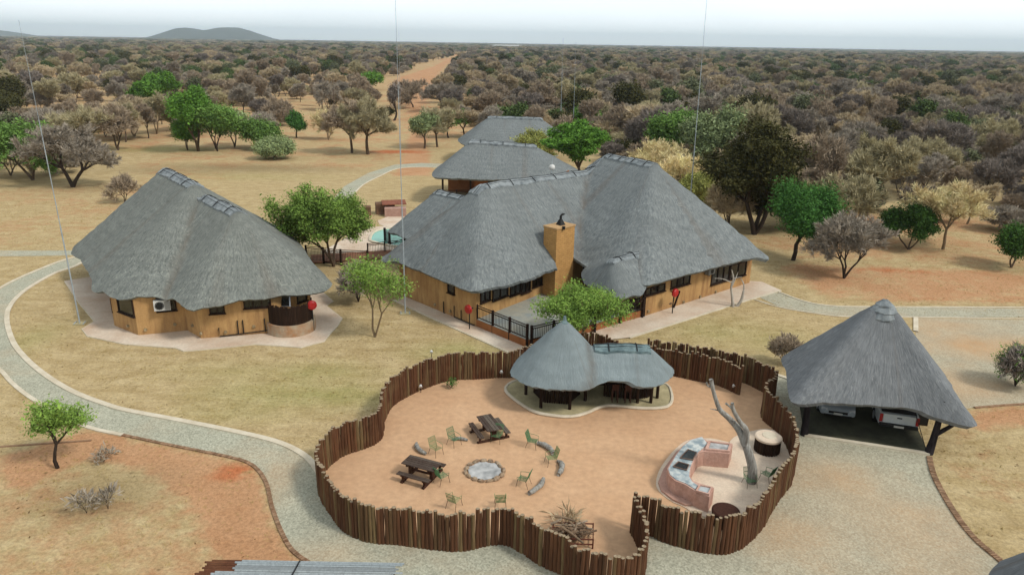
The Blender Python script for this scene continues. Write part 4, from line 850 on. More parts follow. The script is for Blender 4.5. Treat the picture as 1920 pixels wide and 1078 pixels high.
def log_post(p, name='post', fork=True, lean=(0, 0)):
    mb = MB(); x, y = p; mb.tube([(x, y, 0), (x+lean[0]*.4, y+lean[1]*.4, .7), (x+lean[0]*.6, y+lean[1]*.6, 1.2), (x+lean[0], y+lean[1], 2.7)], [.2, .16, .15, .1], 9)
    if fork: mb.tube([(x+lean[0]*.5, y+lean[1]*.5, .95), (x+lean[0]+.55, y+lean[1]-.1, 1.5), (x+lean[0]+.72, y+lean[1]-.05, 1.85)], [.11, .09, .08], 8)
    return mb.build(name, simple_cache['log'], cpt, smooth=True)
simple_cache['log'] = simple('dark_log', L3(58, 52, 54), L3(34, 30, 32), 3, .9, .1, (3, 3, .5), .7, .04)
log_post(tuple(crn[1]+e2*.1), lean=(.25, .1)); log_post(tuple(crn[0]+e2*.1), fork=False, lean=(0, .15)); log_post(tuple(crn[2]-e2*.2), fork=False); log_post(tuple(crn[3]-e2*.2), fork=False)
mb = MB(); a_, b2 = crn[1]+e2*.3, crn[1]+e2*3.0; mb.tube([(a_[0]-.1, a_[1], .1), (b2[0]-.9, b2[1], 2.4)], .02, 5); mb.build('downpipe', BLACK, cpt)
PAINT = simple('white_car_paint', L3(214, 220, 220), L3(200, 208, 210), 1, .25, .6, (1, 1, 1), .02); PAINT2 = simple('silver_car_paint', L3(176, 186, 190), L3(160, 170, 176), 1, .25, .6, (1, 1, 1), .02)
TYRE = simple('tyre_rubber', L3(26, 26, 26), None, 6, .8, .2); LAMPR = simple('red_lamp', L3(190, 20, 26), L3(140, 10, 16), 3, .3, .5); PLATE = simple('number_plate', L3(220, 220, 210), None, 3, .5, .3)
def loft(mb, secs):       # secs: list of (y, [(x,z)...]) right half profile, mirrored
    n = None; vs = []; 
    for y, pr in secs:
        full = [(x, z) for x, z in pr]+[(-x, z) for x, z in pr[::-1]]; n = len(full); vs += [(x, y, z) for x, z in full]
    fs = [(i*n+k, i*n+(k+1) % n, (i+1)*n+(k+1) % n, (i+1)*n+k) for i in range(len(secs)-1) for k in range(n)]
    fs += [tuple(range(n)), tuple(range(len(vs)-1, len(vs)-n-1, -1))]; mb.add(vs, fs)
def wheels(t, xs_, ys_, R_=.36):
    for y in ys_:
        for x in xs_:
            mb = MB(); mb.tube([(x-.12, y, R_), (x-.08, y, R_), (x+.08, y, R_), (x+.12, y, R_)], [R_*.92, R_, R_, R_*.92], 20); wv = mb.build('wheel', TYRE, t, local=True)
            mb = MB(); mb.tube([(x-.125, y, R_), (x+.125, y, R_)], [R_*.6, R_*.6], 14); mb.build('rim', METAL, wv, local=True)
def bar_(mb, x0, x1, y, z, h, d=.04): mb.box(((x0+x1)/2, y, z), (x1-x0, d, h))
# pickup, tail towards the camera (local -y)
rzc = math.atan2(e1[1], e1[0]); 
pp = np.array(V2(1686, 787, .8)); tr = thing('pickup_truck', 'white pickup truck parked tail outward in the right bay of the carport', 'pickup', (pp[0], pp[1], 0), rzc)
def body_sec(y, hw, z0, z1, r_=.06): return (y, [(hw-r_, z0), (hw, z0+r_), (hw, (z0+z1)/2), (hw-.02, z1-r_), (hw-r_-.02, z1)])
mb = MB(); loft(mb, [body_sec(.0, .87, .5, 1.02), body_sec(.04, .9, .45, 1.06), body_sec(1.75, .92, .4, 1.08), body_sec(3.9, .92, .4, 1.1), body_sec(4.9, .9, .42, 1.05), body_sec(5.2, .82, .45, .95)]); bd = mb.build('body', PAINT, tr, local=True, smooth=False)
mb = MB(); loft(mb, [body_sec(1.8, .8, 1.06, 1.3), body_sec(1.95, .74, 1.06, 1.72), body_sec(3.2, .74, 1.06, 1.76), body_sec(3.9, .78, 1.06, 1.25), body_sec(4.1, .8, 1.05, 1.12)]); cb = mb.build('cab', PAINT, tr, local=True)
mb = MB(); mb.box((0, 1.86, 1.45), (1.2, .04, .36), 0, -.3); mb.build('rear_window', GLASS, cb, local=True)
for s in (-1, 1): mb = MB(); mb.box((s*.765, 2.6, 1.45), (.05, 1.1, .38)); mb.build('side_window', GLASS, cb, local=True)
mb = MB(); mb.box((0, .95, 1.075), (1.56, 1.55, .03)); mb.build('load_bed_cover', BLACK, tr, local=True)
mb = MB(); mb.box((0, -.012, .82), (1.42, .05, .46)); tg = mb.build('tailgate', PAINT, tr, local=True); mb = MB(); mb.box((0, -.045, .9), (.22, .02, .06)); mb.build('handle', BLACK, tg, local=True)
for s in (-1, 1): mb = MB(); mb.box((s*.81, -.015, .82), (.14, .06, .42)); mb.build('tail_lamp', LAMPR, tr, local=True)
mb = MB(); mb.box((0, -.1, .5), (1.72, .16, .14)); bm_ = mb.build('bumper', BLACK, tr, local=True); mb = MB(); mb.box((0, -.19, .5), (.44, .02, .1)); mb.build('number_plate', PLATE, bm_, local=True)
wheels(tr, (-.8, .8), (1.15, 4.25), .38)
# silver car, nose outward
pp = np.array(V2(1571, 777, .35)); cr_ = thing('car', 'silver white car parked nose outward in the left bay of the carport', 'car', (pp[0], pp[1], 0), rzc)
mb = MB(); loft(mb, [body_sec(.0, .66, .32, .6), body_sec(.1, .82, .26, .68), body_sec(.6, .88, .24, .8), body_sec(1.35, .9, .24, .92), body_sec(3.4, .9, .24, .96), body_sec(4.2, .86, .28, .94), body_sec(4.3, .8, .34, .8)]); mb.build('body', PAINT2, cr_, local=True)
mb = MB(); loft(mb, [body_sec(1.25, .76, .9, .97, .03), body_sec(2.0, .66, .9, 1.4), body_sec(3.3, .66, .9, 1.44), body_sec(4.05, .7, .9, 1.05, .04)]); cb = mb.build('cabin', PAINT2, cr_, local=True)
mb = MB(); mb.box((0, 1.6, 1.2), (1.2, .03, .78), 0, .98-1.57); mb.build('windscreen', GLASS, cb, local=True)
mb = MB(); mb.box((0, -.01, .46), (.9, .05, .12)); mb.build('grille', BLACK, cr_, local=True); mb = MB(); mb.box((0, .02, .3), (1.3, .06, .07)); mb.build('air_intake', BLACK, cr_, local=True); mb = MB(); mb.box((0, -.045, .4), (.42, .02, .1)); mb.build('number_plate', PLATE, cr_, local=True)
for s in (-1, 1): mb = MB(); mb.box((s*.63, .1, .58), (.3, .16, .12), s*.35); mb.build('headlight', simple('headlight', L3(225, 230, 232), None, 4, .15, .6), cr_, local=True)
wheels(cr_, (-.78, .78), (.85, 3.5), .32)
mb = MB(); 
p = crn[2]-e2*1.9+e1*.25; bx = thing('storage_box', 'dark open box standing beside the pickup under the carport', 'box', (p[0], p[1], 0)); mb = MB(); mb.box((p[0], p[1], .55), (.6, .6, 1.1), rzc); mb.box((p[0], p[1], 1.13), (.68, .68, .06), rzc); mb.build('cabinet', DWOOD, bx); mb = MB(); q = p-e2*.31; mb.box((q[0], q[1], .55), (.5, .03, .95), rzc); mb.build('door', BLACK, bx)

# ---------------------------------------------------------------- furniture in the enclosure
def picnic(tl, tr_, br, bl, label):       # pixels of table top corners, long side tl-tr
    q = [np.array(V2(*c, .75)) for c in (tl, tr_, br, bl)]; c = sum(q)/4; d = (q[1]-q[0])+(q[2]-q[3]); rz = math.atan2(d[1], d[0]); L = np.linalg.norm(d)/2; wd = (np.linalg.norm(q[3]-q[0])+np.linalg.norm(q[2]-q[1]))/2
    L = min(max(L, 1.7), 2.1); wd = .82; t = thing('picnic_table', label, 'picnic table', (c[0], c[1], 0), rz, 'picnic tables'); 
    mb = MB()
    for k in range(5): mb.box((0, (k-2)*wd/5, .74), (L, wd/5-.02, .045))
    mb.build('table_top', PWOOD, t, local=True); t.scale = (.93, .93, .93)
    for s in (-1, 1):
        mb = MB(); y = s*.72
        for k in (-.5, .5): mb.box((0, y+k*.14, .43), (L, .12, .045))
        mb.build('bench', PWOOD, t, local=True)
        x = s*(L/2-.28); mb = MB(); mb.box((x, 0, .66), (.1, wd-.06, .09)); mb.box((x, 0, .06), (.12, 1.75, .1)); mb.box((x, 0, .36), (.12, .3, .56))
        for y in (-.72, .72): mb.box((x, y, .24), (.1, .1, .32)); mb.box((x, y, .385), (.1, .3, .045))
        mb.build('trestle', PWOOD2, t, local=True)
    mb = MB(); mb.box((0, 0, .3), (L-.56, .06, .09)); mb.build('stretcher', PWOOD2, t, local=True)
    return t
picnic((768, 853), (825, 867), (811, 880), (757, 864), 'brown picnic table with benches nearest the west fence, long side facing the camera')
picnic((898, 779), (916, 803), (938, 801), (919, 778), 'brown picnic table with benches behind the fire pit, seen end on')
def make_chair(seatm, legm):
    t = thing('garden_chair', 'chair', 'chair'); 
    mb = MB(); 
    for k in range(13): x = -.23+.46*k/12; mb.tube([(x, -.22, .42), (x, .0, .405), (x, .22, .40)], .009, 4)
    for y in (-.23, .22): mb.tube([(-.25, y, .42 if y < 0 else .4), (.25, y, .42 if y < 0 else .4)], .014, 5)
    mb.build('seat', seatm, t, local=True); mb = MB()
    for k in range(13): x = -.2+.4*k/12; mb.tube([(x, .23, .42), (x, .40, .94)], .008, 4)
    for z, y in ((.5, .256), (.72, .33), (.95, .405)): mb.tube([(-.23, y, z), (.23, y, z)], .014, 5)
    for s in (-.24, .24): mb.tube([(s, .23, .4), (s, .41, .96)], .015, 5)
    mb.build('backrest', seatm, t, local=True)
    for s in (-1, 1):
        mb = MB(); mb.tube([(s*.27, .31, .66), (s*.29, .0, .64), (s*.28, -.25, .6), (s*.26, -.25, .42)], .014, 5); mb.build('armrest', seatm, t, local=True)
        mb = MB(); mb.tube([(s*.25, -.22, .42), (s*.29, -.3, 0)], .013, 5); mb.build('leg', legm, t, local=True)
        mb = MB(); mb.tube([(s*.25, .22, .4), (s*.29, .36, 0)], .013, 5); mb.build('leg', legm, t, local=True)
    return t
chA = make_chair(GREENM, LEGM); chB = make_chair(GREEN2, LEGM); fire = np.array(V2(908, 884))
CH = [(852, 838, 'A', None, 'green garden chair nearest the flat grey log, between the picnic tables'), (818, 856, 'B', None, 'pale green garden chair behind the nearer picnic table, next to the curled log'), (829, 908, 'A', None, 'green garden chair at the right end of the nearer picnic table'),
      (932, 832, 'A', None, 'green garden chair in front of the farther picnic table'), (999, 842, 'A', 1.2, 'green garden chair with tall tilted back, left of the upper right log'), (1033, 874, 'B', None, 'pale green garden chair beside the dark curved log at the right'),
      (981, 914, 'A', None, 'green garden chair next to the pale log below right of the fire pit'), (852, 954, 'B', None, 'pale green garden chair at the southwest, close to the front fence'), (938, 954, 'B', 0.06, 'pale green garden chair seen from behind, right against the front fence'),
      (1405, 916, 'A', math.radians(10), 'green garden chair at the foot of the dead tree trunk'), (1437, 905, 'A', math.radians(-140), 'green garden chair between the dead tree and the curved fence')]
chairs = []
for i, (x, y, k, rz, lab) in enumerate(CH):
    src = chA if k == 'A' else chB
    o = src if not any(c is src for c in chairs) else copy_tree(src)
    chairs.append(o); p = np.array(V2(x, y-4)); d = fire-p; o.location = (p[0], p[1], .016); o['label'] = lab; o['group'] = 'green wire garden chairs'
    o.scale = (.82, .82, .82)
    o.rotation_euler = (0, 0, math.atan2(d[1], d[0])+PI/2+random.Random(i).uniform(-.3, .3) if rz is None else rz+(PI if i == 8 else 0))
def log(pts, rs, label, name='driftwood_log'):
    P = [np.array(V2(x, y, .12)) for x, y in pts]; P = spline(P, .12); n = len(P); r = random.Random(len(label)); rs_ = np.interp(np.linspace(0, 1, n), np.linspace(0, 1, len(rs)), rs)
    mb = MB(); mb.tube([(q[0], q[1], rs_[i]*.9+r.uniform(-.01, .01)) for i, q in enumerate(P)], [.8*k*r.uniform(.86, 1.14) for k in rs_], 9); o = mb.build(name, DEADW, None, smooth=True); return tag(o, label, 'log')
log([(781, 828), (782, 838), (790, 846), (799, 849)], [.07, .14, .16, .1], 'bleached curled log left of the pale green chair')
log([(848, 822), (862, 821), (877, 823)], [.08, .12, .07], 'flat grey log lying behind the green chair between the tables'); 
log([(1008, 829), (1022, 835), (1032, 842), (1038, 850)], [.1, .16, .16, .13], 'grey hollow log right of the chair with the tall back')
log([(1045, 862), (1053, 868), (1053, 880), (1047, 889)], [.08, .15, .16, .12], 'dark curved log at the far right of the fire circle')
log([(1019, 896), (1015, 908), (1004, 917), (992, 924)], [.1, .15, .14, .12], 'pale forked log at the lower right of the fire circle')
fp = thing('fire_pit', 'round fire pit of rough stones filled with white ash', 'fire pit', (fire[0], fire[1], 0))
ASH = simple('white_ash', L3(220, 220, 218), L3(150, 152, 152), 3, .95, .05, (1, 1, 1), .5, .03, 0, 12); mb = MB(); vs = [(fire[0], fire[1], .03)]; rr = random.Random(4)
for ring in range(1, 5):
    for k in range(28): t = 2*PI*k/28; rd = .185*ring*(1+(rr.uniform(-.08, .08) if ring == 4 else 0)); vs.append((fire[0]+rd*math.cos(t), fire[1]+rd*math.sin(t), .06+rr.uniform(-.02, .035)))
fs = [(0, 1+k, 1+(k+1) % 28) for k in range(28)]+[(1+i*28+k, 1+(i+1)*28+k, 1+(i+1)*28+(k+1) % 28, 1+i*28+(k+1) % 28) for i in range(3) for k in range(28)]
mb.add(vs, fs); mb.build('ash', ASH, fp, smooth=True)
ROCK = simple('sandy_rock', L3(206, 186, 158), L3(150, 120, 96), 4, .95, .1, (1, 1, 1), .6, .04, .3, 14)
def rock(mb, c, s, r, rz=0):
    vs = []; 
    for i, (z, k) in enumerate(((0, 1.), (.5, 1.05), (.85, .8), (1., .45))):
        for j in range(7): t = 2*PI*j/7; q = k*r.uniform(.8, 1.15); x, y = q*s[0]*math.cos(t), q*s[1]*math.sin(t); vs.append((c[0]+x*math.cos(rz)-y*math.sin(rz), c[1]+x*math.sin(rz)+y*math.cos(rz), c[2]+z*s[2]*r.uniform(.9, 1.1)))
    mb.add(vs, [(i*7+j, i*7+(j+1) % 7, (i+1)*7+(j+1) % 7, (i+1)*7+j) for i in range(3) for j in range(7)]+[tuple(range(21, 28))])
for k in range(15):
    t = 2*PI*k/15; mb = MB(); rd = rr.uniform(.76, .86); rock(mb, (fire[0]+rd*math.cos(t), fire[1]+rd*math.sin(t), 0), (rr.uniform(.07, .12), rr.uniform(.13, .2), rr.uniform(.12, .2)), rr, t); mb.build('stone', ROCK, fp)
# ---- braai kitchen
BF = W([(1368, 832), (1379, 821), (1400, 813), (1440, 806), (1462, 818), (1478, 845), (1474, 870), (1452, 906), (1415, 945), (1385, 966), (1350, 972), (1310, 966), (1283, 950), (1262, 941), (1238, 922), (1232, 905), (1240, 880), (1262, 850), (1290, 828), (1330, 824)])
sheet('concrete_floor', [tuple(p) for p in spline(BF, .4, True)], .06, CONC, .8, None, 'pale concrete floor around the stone braai and the dead tree')
kerb([tuple(p) for p in BF]+[tuple(BF[0])], .1, .055, CONC, 'rounded edge of the concrete floor around the braai', 'floor_edge', step=.3)
br = thing('outdoor_kitchen', 'curved pink plastered outdoor kitchen with blue white mosaic top and two grills', 'outdoor kitchen', (*V2(1290, 890), 0))
bt = W([(1315, 818), (1294, 824), (1279, 836), (1266, 854), (1251, 878), (1255, 891), (1266, 901), (1285, 908), (1305, 921), (1330, 931), (1339, 914), (1313, 906), (1300, 901), (1294, 893), (1296, 875), (1302, 862), (1311, 848), (1320, 846), (1368, 850), (1374, 833), (1327, 827)], .8)
mb = MB(); mb.prism(bt, .05, .8); mb.build('counter', PINKW, br)
sk = W([(1300, 828), (1268, 847), (1244, 880), (1234, 904), (1240, 920), (1262, 937), (1285, 947), (1331, 946), (1333, 932), (1285, 910), (1256, 893), (1268, 854), (1296, 828)], .1); mb = MB(); mb.prism(sk, .04, .14); mb.build('base_skirt', PINKF, br)
mt = W([(1316, 819), (1295, 825), (1280, 837), (1267, 855), (1253, 879), (1257, 890), (1268, 899), (1286, 906), (1304, 917), (1308, 910), (1298, 903), (1292, 893), (1294, 875), (1300, 861), (1309, 847), (1318, 840), (1326, 831)], .815)
mb = MB(); mb.prism(mt, .795, .83); mb.build('mosaic_top', MOSAIC, br)
def quad_box(pts, z0, z1, m, name, parent): mb = MB(); mb.prism(pts, z0, z1); return mb.build(name, m, parent)
for pts in ([(1290, 843), (1306, 849), (1299, 863), (1275, 859)], [(1272, 866), (1292, 872), (1287, 882), (1262, 875)]):
    P = W(pts, .84); g = quad_box(P, .83, .86, simple('grill_plate', L3(60, 66, 66), L3(96, 104, 106), 5, .5, .4), 'grill', br); c = np.mean(np.array(P), 0); rim = MB(); Pc = P+[P[0]]
    rim.tube([(*q, .87) for q in Pc], .025, 5); rim.build('rim', simple_cache.setdefault('rimm', simple('grill_rim', L3(150, 120, 104), None, 5)), g)
    mb = MB(); a_, b2, c2_, d2 = [np.array(q) for q in P]
    for k in range(1, 9): mb.tube([(*(a_+(d2-a_)*k/9), .875), (*(b2+(c2_-b2)*k/9), .875)], .008, 4)
    mb.build('grate', BLACK, g)
def trough(outer, name, fill):
    P = [np.array(q) for q in W(outer, .82)]; c = sum(P)/len(P); inner = [c+(q-c)*.78 for q in P]; g = MB(); n = len(P)
    vs = [(*q, .9) for q in P]+[(*q, .9) for q in inner]+[(*q, .8) for q in P]+[(*q, .8) for q in inner]
    fs = [(i, (i+1) % n, n+(i+1) % n, n+i) for i in range(n)]+[(2*n+i, 2*n+(i+1) % n, (i+1) % n, i) for i in range(n)]+[(n+i, n+(i+1) % n, 3*n+(i+1) % n, 3*n+i) for i in range(n)]
    g.add(vs, fs); o = g.build(name, PINKW, br); mb = MB(); mb.prism([tuple(q) for q in inner], .8, .845); mb.build('fill', fill, o)
trough([(1328, 828), (1373, 834), (1368, 848), (1322, 844)], 'planter', ASH); trough([(1311, 910), (1336, 915), (1329, 929), (1304, 922)], 'basin', simple('pale_basin', L3(206, 212, 212), L3(170, 180, 182), 3))
tf = thing('dead_tree', 'tall bleached dead tree trunk with two bare limbs, leaning left by the braai', 'dead tree', (*V2(1407, 908), 0))
base = G(1408, 906, 0)
def at(px, py, y): d = _fw*FPX+_rt*(px-960)+_up*(539-py); return CAM+d*(y-CAM[1])/d[1]
yb = base[1]
def limb(pts, rs, name): mb = MB(); mb.tube(spline([at(px, py, yb+dy) for px, py, dy in pts], .12), np.interp(np.linspace(0, 1, len(spline([at(px, py, yb+dy) for px, py, dy in pts], .12))), np.linspace(0, 1, len(rs)), rs), 10); return mb.build(name, DEADW, tf, smooth=True)
limb([(1408, 908, 0), (1411, 880, 0), (1404, 850, 0), (1396, 828, 0)], [.22, .2, .19, .16], 'trunk')
limb([(1397, 832, 0), (1385, 805, .1), (1366, 783, .2), (1350, 768, .3), (1341, 745, .3), (1335, 722, .3), (1333, 711, .3)], [.17, .15, .13, .11, .09, .08, .09], 'limb')
limb([(1397, 832, 0), (1399, 806, -.1), (1387, 790, -.1), (1375, 768, -.2), (1373, 755, -.2)], [.17, .13, .1, .09, .07], 'limb')
limb([(1352, 770, .3), (1342, 768, .3), (1331, 766, .3)], [.04, .025, .01], 'twig'); limb([(1375, 768, -.2), (1366, 760, -.2), (1361, 756, -.2)], [.05, .04, .05], 'twig'); limb([(1378, 790, 0), (1377, 792, 0), (1374, 795, .1)], [.05, .04, .05], 'twig'); limb([(1335, 722, .3), (1328, 725, .3), (1325, 717, .3)], [.04, .04, .04], 'twig')
def drum(px, py, r_, h, label, topm, nm='pole_table'):
    p = V2(px, py); t = thing(nm, label, 'table', (p[0], p[1], .06)); mb = MB()
    for k in range(26): q = 2*PI*k/26; mb.tube([(p[0]+r_*.84*math.cos(q), p[1]+r_*.84*math.sin(q), .06), (p[0]+r_*.84*math.cos(q), p[1]+r_*.84*math.sin(q), h)], .07, 6)
    mb.build('pole_drum', DWOOD, t); mb = MB(); mb.tube([(p[0], p[1], h-.02), (p[0], p[1], h), (p[0], p[1], h+.08), (p[0], p[1], h+.12)], [r_*.98, r_, r_*1.0, r_*.9], 30); tt = mb.build('table_top', topm, t)
    return t, tt, p
t, tt, p = drum(1437, 846, .62, .72, 'round pole drum table with pale concrete top, beside the curved fence', CONC)
mb = MB(); mb.tube([(p[0]+.05, p[1]+.03, .83), (p[0]+.05, p[1]+.03, .86)], [.34, .32], 24); mb.build('fire_bowl', KERB, tt)
t, tt, p = drum(1358, 982, .55, .55, 'brown slatted round table half hidden behind the front fence', PWOOD2)
# ---- firewood
fw = thing('firewood_rack', 'low metal rack heaped with firewood branches behind the front fence', 'firewood rack', (*V2(1072, 1015), 0))
c = np.array(V2(1072, 1012)); mb = MB()
for z in (.2, .42):
    P = [(c[0]+x, c[1]+y, z) for x, y in ((-.8, -.45), (.75, -.5), (.85, .45), (-.7, .5), (-.8, -.45))]; mb.tube(P, .03, 5)
for x, y in ((-.8, -.45), (.75, -.5), (.85, .45), (-.7, .5)): mb.tube([(c[0]+x, c[1]+y, 0), (c[0]+x, c[1]+y, .45)], .03, 5)
mb.build('frame', simple('rack_frame', L3(120, 66, 50), L3(90, 50, 40), 5), fw)
FWM = wood('firewood', L3(150, 128, 104), L3(122, 98, 78), L3(182, 166, 146)); mb = MB(); r = random.Random(9)
for k in range(95):
    a = r.uniform(0, 6.28); L = r.uniform(.25, .75); x, y, z = c[0]+r.gauss(0, .32), c[1]+r.gauss(0, .2), r.uniform(.18, .62); el = r.uniform(-.5, .5); d = np.array([math.cos(a)*math.cos(el), math.sin(a)*math.cos(el), math.sin(el)])*L/2; P0 = np.array([x, y, z]); k_ = r.uniform(.018, .05)
    mb.tube([P0-d, P0+np.array([r.uniform(-.04, .04), r.uniform(-.04, .04), r.uniform(-.03, .05)]), P0+d], [k_, k_*.95, k_*.75], 6)
o = mb.build('firewood', FWM, None); tag(o, 'heap of broken branches and sticks on the metal rack', 'firewood', kind='stuff')
for a, b_, z0, z1, lab in (((1052, 987), (1094, 1018), .7, .5, 'long bare branch lying across the firewood heap'), ((1040, 967), (1078, 976), .65, .6, 'thick plank like branch on the back of the firewood heap')):
    mb = MB(); mb.tube([G(*a, z0), (G(*a, z0)+G(*b_, z1))/2+np.array([0, 0, .04]), G(*b_, z1)], [.06, .05, .04], 8); tag(mb.build('branch', FWM, None, smooth=True), lab, 'branch')
# garden lights on the fence line
for x, y, lab in ((790, 733, 'small garden light against the inner fence, left of the seedling'), (940, 706, 'small garden light against the inner fence, left of the bar'), (717, 803, 'small garden light low in the west bay of the fence'), (810, 668, 'small grey garden light outside the north fence'), (1372, 732, 'small round garden light near the stockade entrance')):
    p = V2(x, y); t = thing('garden_light', lab, 'garden light', (p[0], p[1], 0)); mb = MB(); mb.tube([(p[0], p[1]-.2, 0), (p[0], p[1]-.2, .4)], .02, 5); mb.build('stake', BLACK, t); mb = MB(); mb.tube([(p[0], p[1]-.3, .38), (p[0], p[1]-.18, .46)], [.1, .06], 10); mb.build('lamp_head', WHITE, t)
# ---- slatted roof at the bottom edge and thatch corner
sr = thing('slatted_shelter', 'shelter roof of grey horizontal slats at the bottom edge', 'shelter', (*V2(570, 1062, 2.3), 0))
SLAT = wood('grey_slat', L3(176, 184, 186), L3(160, 170, 174), L3(140, 146, 148)); SLATB = wood('brown_slat', L3(120, 78, 56), L3(100, 64, 46), L3(140, 100, 70))
A0 = np.array(G(391, 1050, 2.4)); A1 = np.array(G(756, 1056, 2.4)); d = (A1-A0); dn = d/np.linalg.norm(d); back = np.array([dn[1], -dn[0], 0]); mb = MB(); mb2 = MB(); r = random.Random(2)
for k in range(44):
    s0 = A0+back*k*.07+np.array([0, 0, -.03*k*.5]); o0 = -.12*k*.2+r.uniform(-.08, .12); o1 = r.uniform(-.35, .05); e_ = A1+back*k*.07+np.array([0, 0, -.015*k])+dn*o1; s_ = s0+dn*(o0-.0); sp_ = s_+dn*(.95 if k < 6 else .5 if k < 9 else .05)
    s_[2] = A0[2]-.015*k; sp_[2] = s_[2]; z_ = r.uniform(-.008, .008)
    mb2.tube([s_+[0, 0, z_], sp_+[0, 0, z_]], .034, 5); mb.tube([sp_+[0, 0, z_+.01], (sp_+e_)/2+[0, 0, z_], e_+[0, 0, z_]], [.036, .034, .03], 5)
mb.build('slat', SLAT, sr)['kind'] = 'stuff'; mb2.build('brown_slat_end', SLATB, sr)['kind'] = 'stuff'
m0 = A0+d*.47; mb = MB(); mb.tube([m0+[0, 0, .05], m0+back*3-dn*.6+[0, 0, -.6]], .025, 5); mb.build('tie_wire', STRAP, sr)
for q in (A0+dn*.3+back*.3, A1-dn*.3+back*.3, A0+dn*.3+back*2.6, A1-dn*.3+back*2.6): mb = MB(); mb.tube([(q[0], q[1], 0), (q[0], q[1], 2.2)], .08, 8); mb.build('post', DWOOD, sr)
cr2 = thing('thatched_gatehouse', 'dark corner of a thatched roof at the bottom right of the photo', 'hut', (*V2(1960, 1120, 2.5), 0))
q0 = V2(1852, 1082, 2.5); q1 = V2(1930, 1034, 2.5); GR = Roof([((16.8, 17.2, 5.4), (17.6, 17.0, 5.4), .9, 2)], .1)
GR.set_outline([('w', q0[0], q0[1]), ('w', q1[0], q1[1]), ('w', q1[0]+3.2, q1[1]-.5), ('w', q1[0]+4, q1[1]-4.6), ('w', q0[0]+1.5, q0[1]-5.2), ('w', q0[0]-.5, q0[1]-2)], 2.5); GR.mesh('roof', THATCH_D, cr2, step=.3)
cxy = GR.out[:, :2].mean(0); wall_run([tuple(cxy+(np.array(q[:2])-cxy)*.75) for q in GR.out[::6]], 0, 2.7, WALL, cr2)
# ---- lightning masts
def mast(base, top, htop, label, r0=.06, plate=True):
    b0 = np.array(V2(*base)); d = _fw*FPX+_rt*(top[0]-960)+_up*(539-top[1]); t = (b0[1]-0)/d[1]; p = CAM+d*t; m = thing('lightning_mast', label, 'mast', (b0[0], b0[1], 0), group='thin lightning masts')
    H_ = htop or p[2]; tx = b0[0]+(p[0]-b0[0])*H_/p[2]; mb = MB(); z1 = H_*.35; f = lambda z: (b0[0]+(tx-b0[0])*z/H_, b0[1], z)
    mb.tube([f(0), f(z1)], [r0, r0*.8], 8); mb.tube([f(z1), f(H_*.7)], [r0*.55, r0*.5], 6); mb.tube([f(H_*.7), f(H_)], [r0*.3, r0*.2], 5); mb.build('pole', METAL, m)
    if plate:
        mb = MB(); mb.box((b0[0], b0[1], .03), (.75, .6, .06), .2); mb.build('base_plate', SLAB, m); mb = MB()
        for s in (-.3, .3): mb.box((b0[0]+s, b0[1], .08), (.05, .5, .05), .2)
        mb.build('foot', METAL, m)
mast((150, 607), (35, 38), None, 'leaning lightning mast beside the left hut paving', .05)
mast((760, 588), (740, -40), None, 'tall lightning mast in front of the left wing of the main house', .05)
mast((1290, 425), (1328, -30), None, 'tall lightning mast behind the right wing of the main house', .07, False)
mast((1050, 262), (1056, 72), None, 'left one of two thin masts behind the back lodges', .08, False); mast((1074, 262), (1080, 80), None, 'right one of two thin masts behind the back lodges', .07, False)
mast((752, 312), (748, 60), None, 'faint mast beside the bend of the pale path', .035, False)
an = thing('roof_antenna', 'white ball antenna with short arm on the roof ridge of the main house', 'antenna', (*MR.w[0][1][:2], 8)); 
q = at(1035, 314, 58.); mb = MB(); bz = float(MR.z(np.array([q[0]]), np.array([58.]))[0]); mb.tube([(q[0], 58, bz), (q[0], 58, q[2]+.9)], .03, 6); mb.tube([(q[0], 58, q[2]+.85), (q[0]+.45, 58, q[2]+.9)], .03, 5); mb.build('pole', METAL, an)
mb = MB(); bpy_ball = [(q[0], 58-.0, q[2]+dz) for dz in np.linspace(-.25, .25, 9)]; mb.tube(bpy_ball, [max(.01, math.sqrt(max(0, .0625-dz*dz))) for dz in np.linspace(-.25, .25, 9)], 14); mb.build('ball', WHITE, an, smooth=True)
# white dead branch sculpture by the right wing
t = thing('dead_branch_ornament', 'white painted dead branches standing on the paving edge of the right wing', 'dead tree', (*V2(1384, 575), 0)); yb = V2(1384, 575)[1]
WB = simple('whitened_branch', L3(214, 208, 196), L3(160, 150, 140), 4, .9, .1, (3, 3, .6))
for pts, rs in (([(1374, 576, 0), (1373, 560, 0), (1371, 538, 0), (1375, 522, 0), (1372, 506, 0)], [.13, .1, .08, .06, .03]), ([(1378, 577, .1), (1384, 572, .1), (1391, 560, .1), (1395, 536, .1), (1389, 522, .1)], [.12, .11, .09, .05, .03]), ([(1371, 540, 0), (1380, 520, 0), (1384, 510, 0)], [.05, .04, .02]), ([(1372, 530, 0), (1355, 523, 0), (1340, 522, 0)], [.04, .03, .015]), ([(1375, 522, 0), (1392, 519, 0)], [.03, .015])):
    mb = MB(); P = spline([at(x, y, yb+dy) for x, y, dy in pts], .15); mb.tube(P, np.interp(np.linspace(0, 1, len(P)), np.linspace(0, 1, len(rs)), rs), 7); mb.build('branch', WB, t, smooth=True)
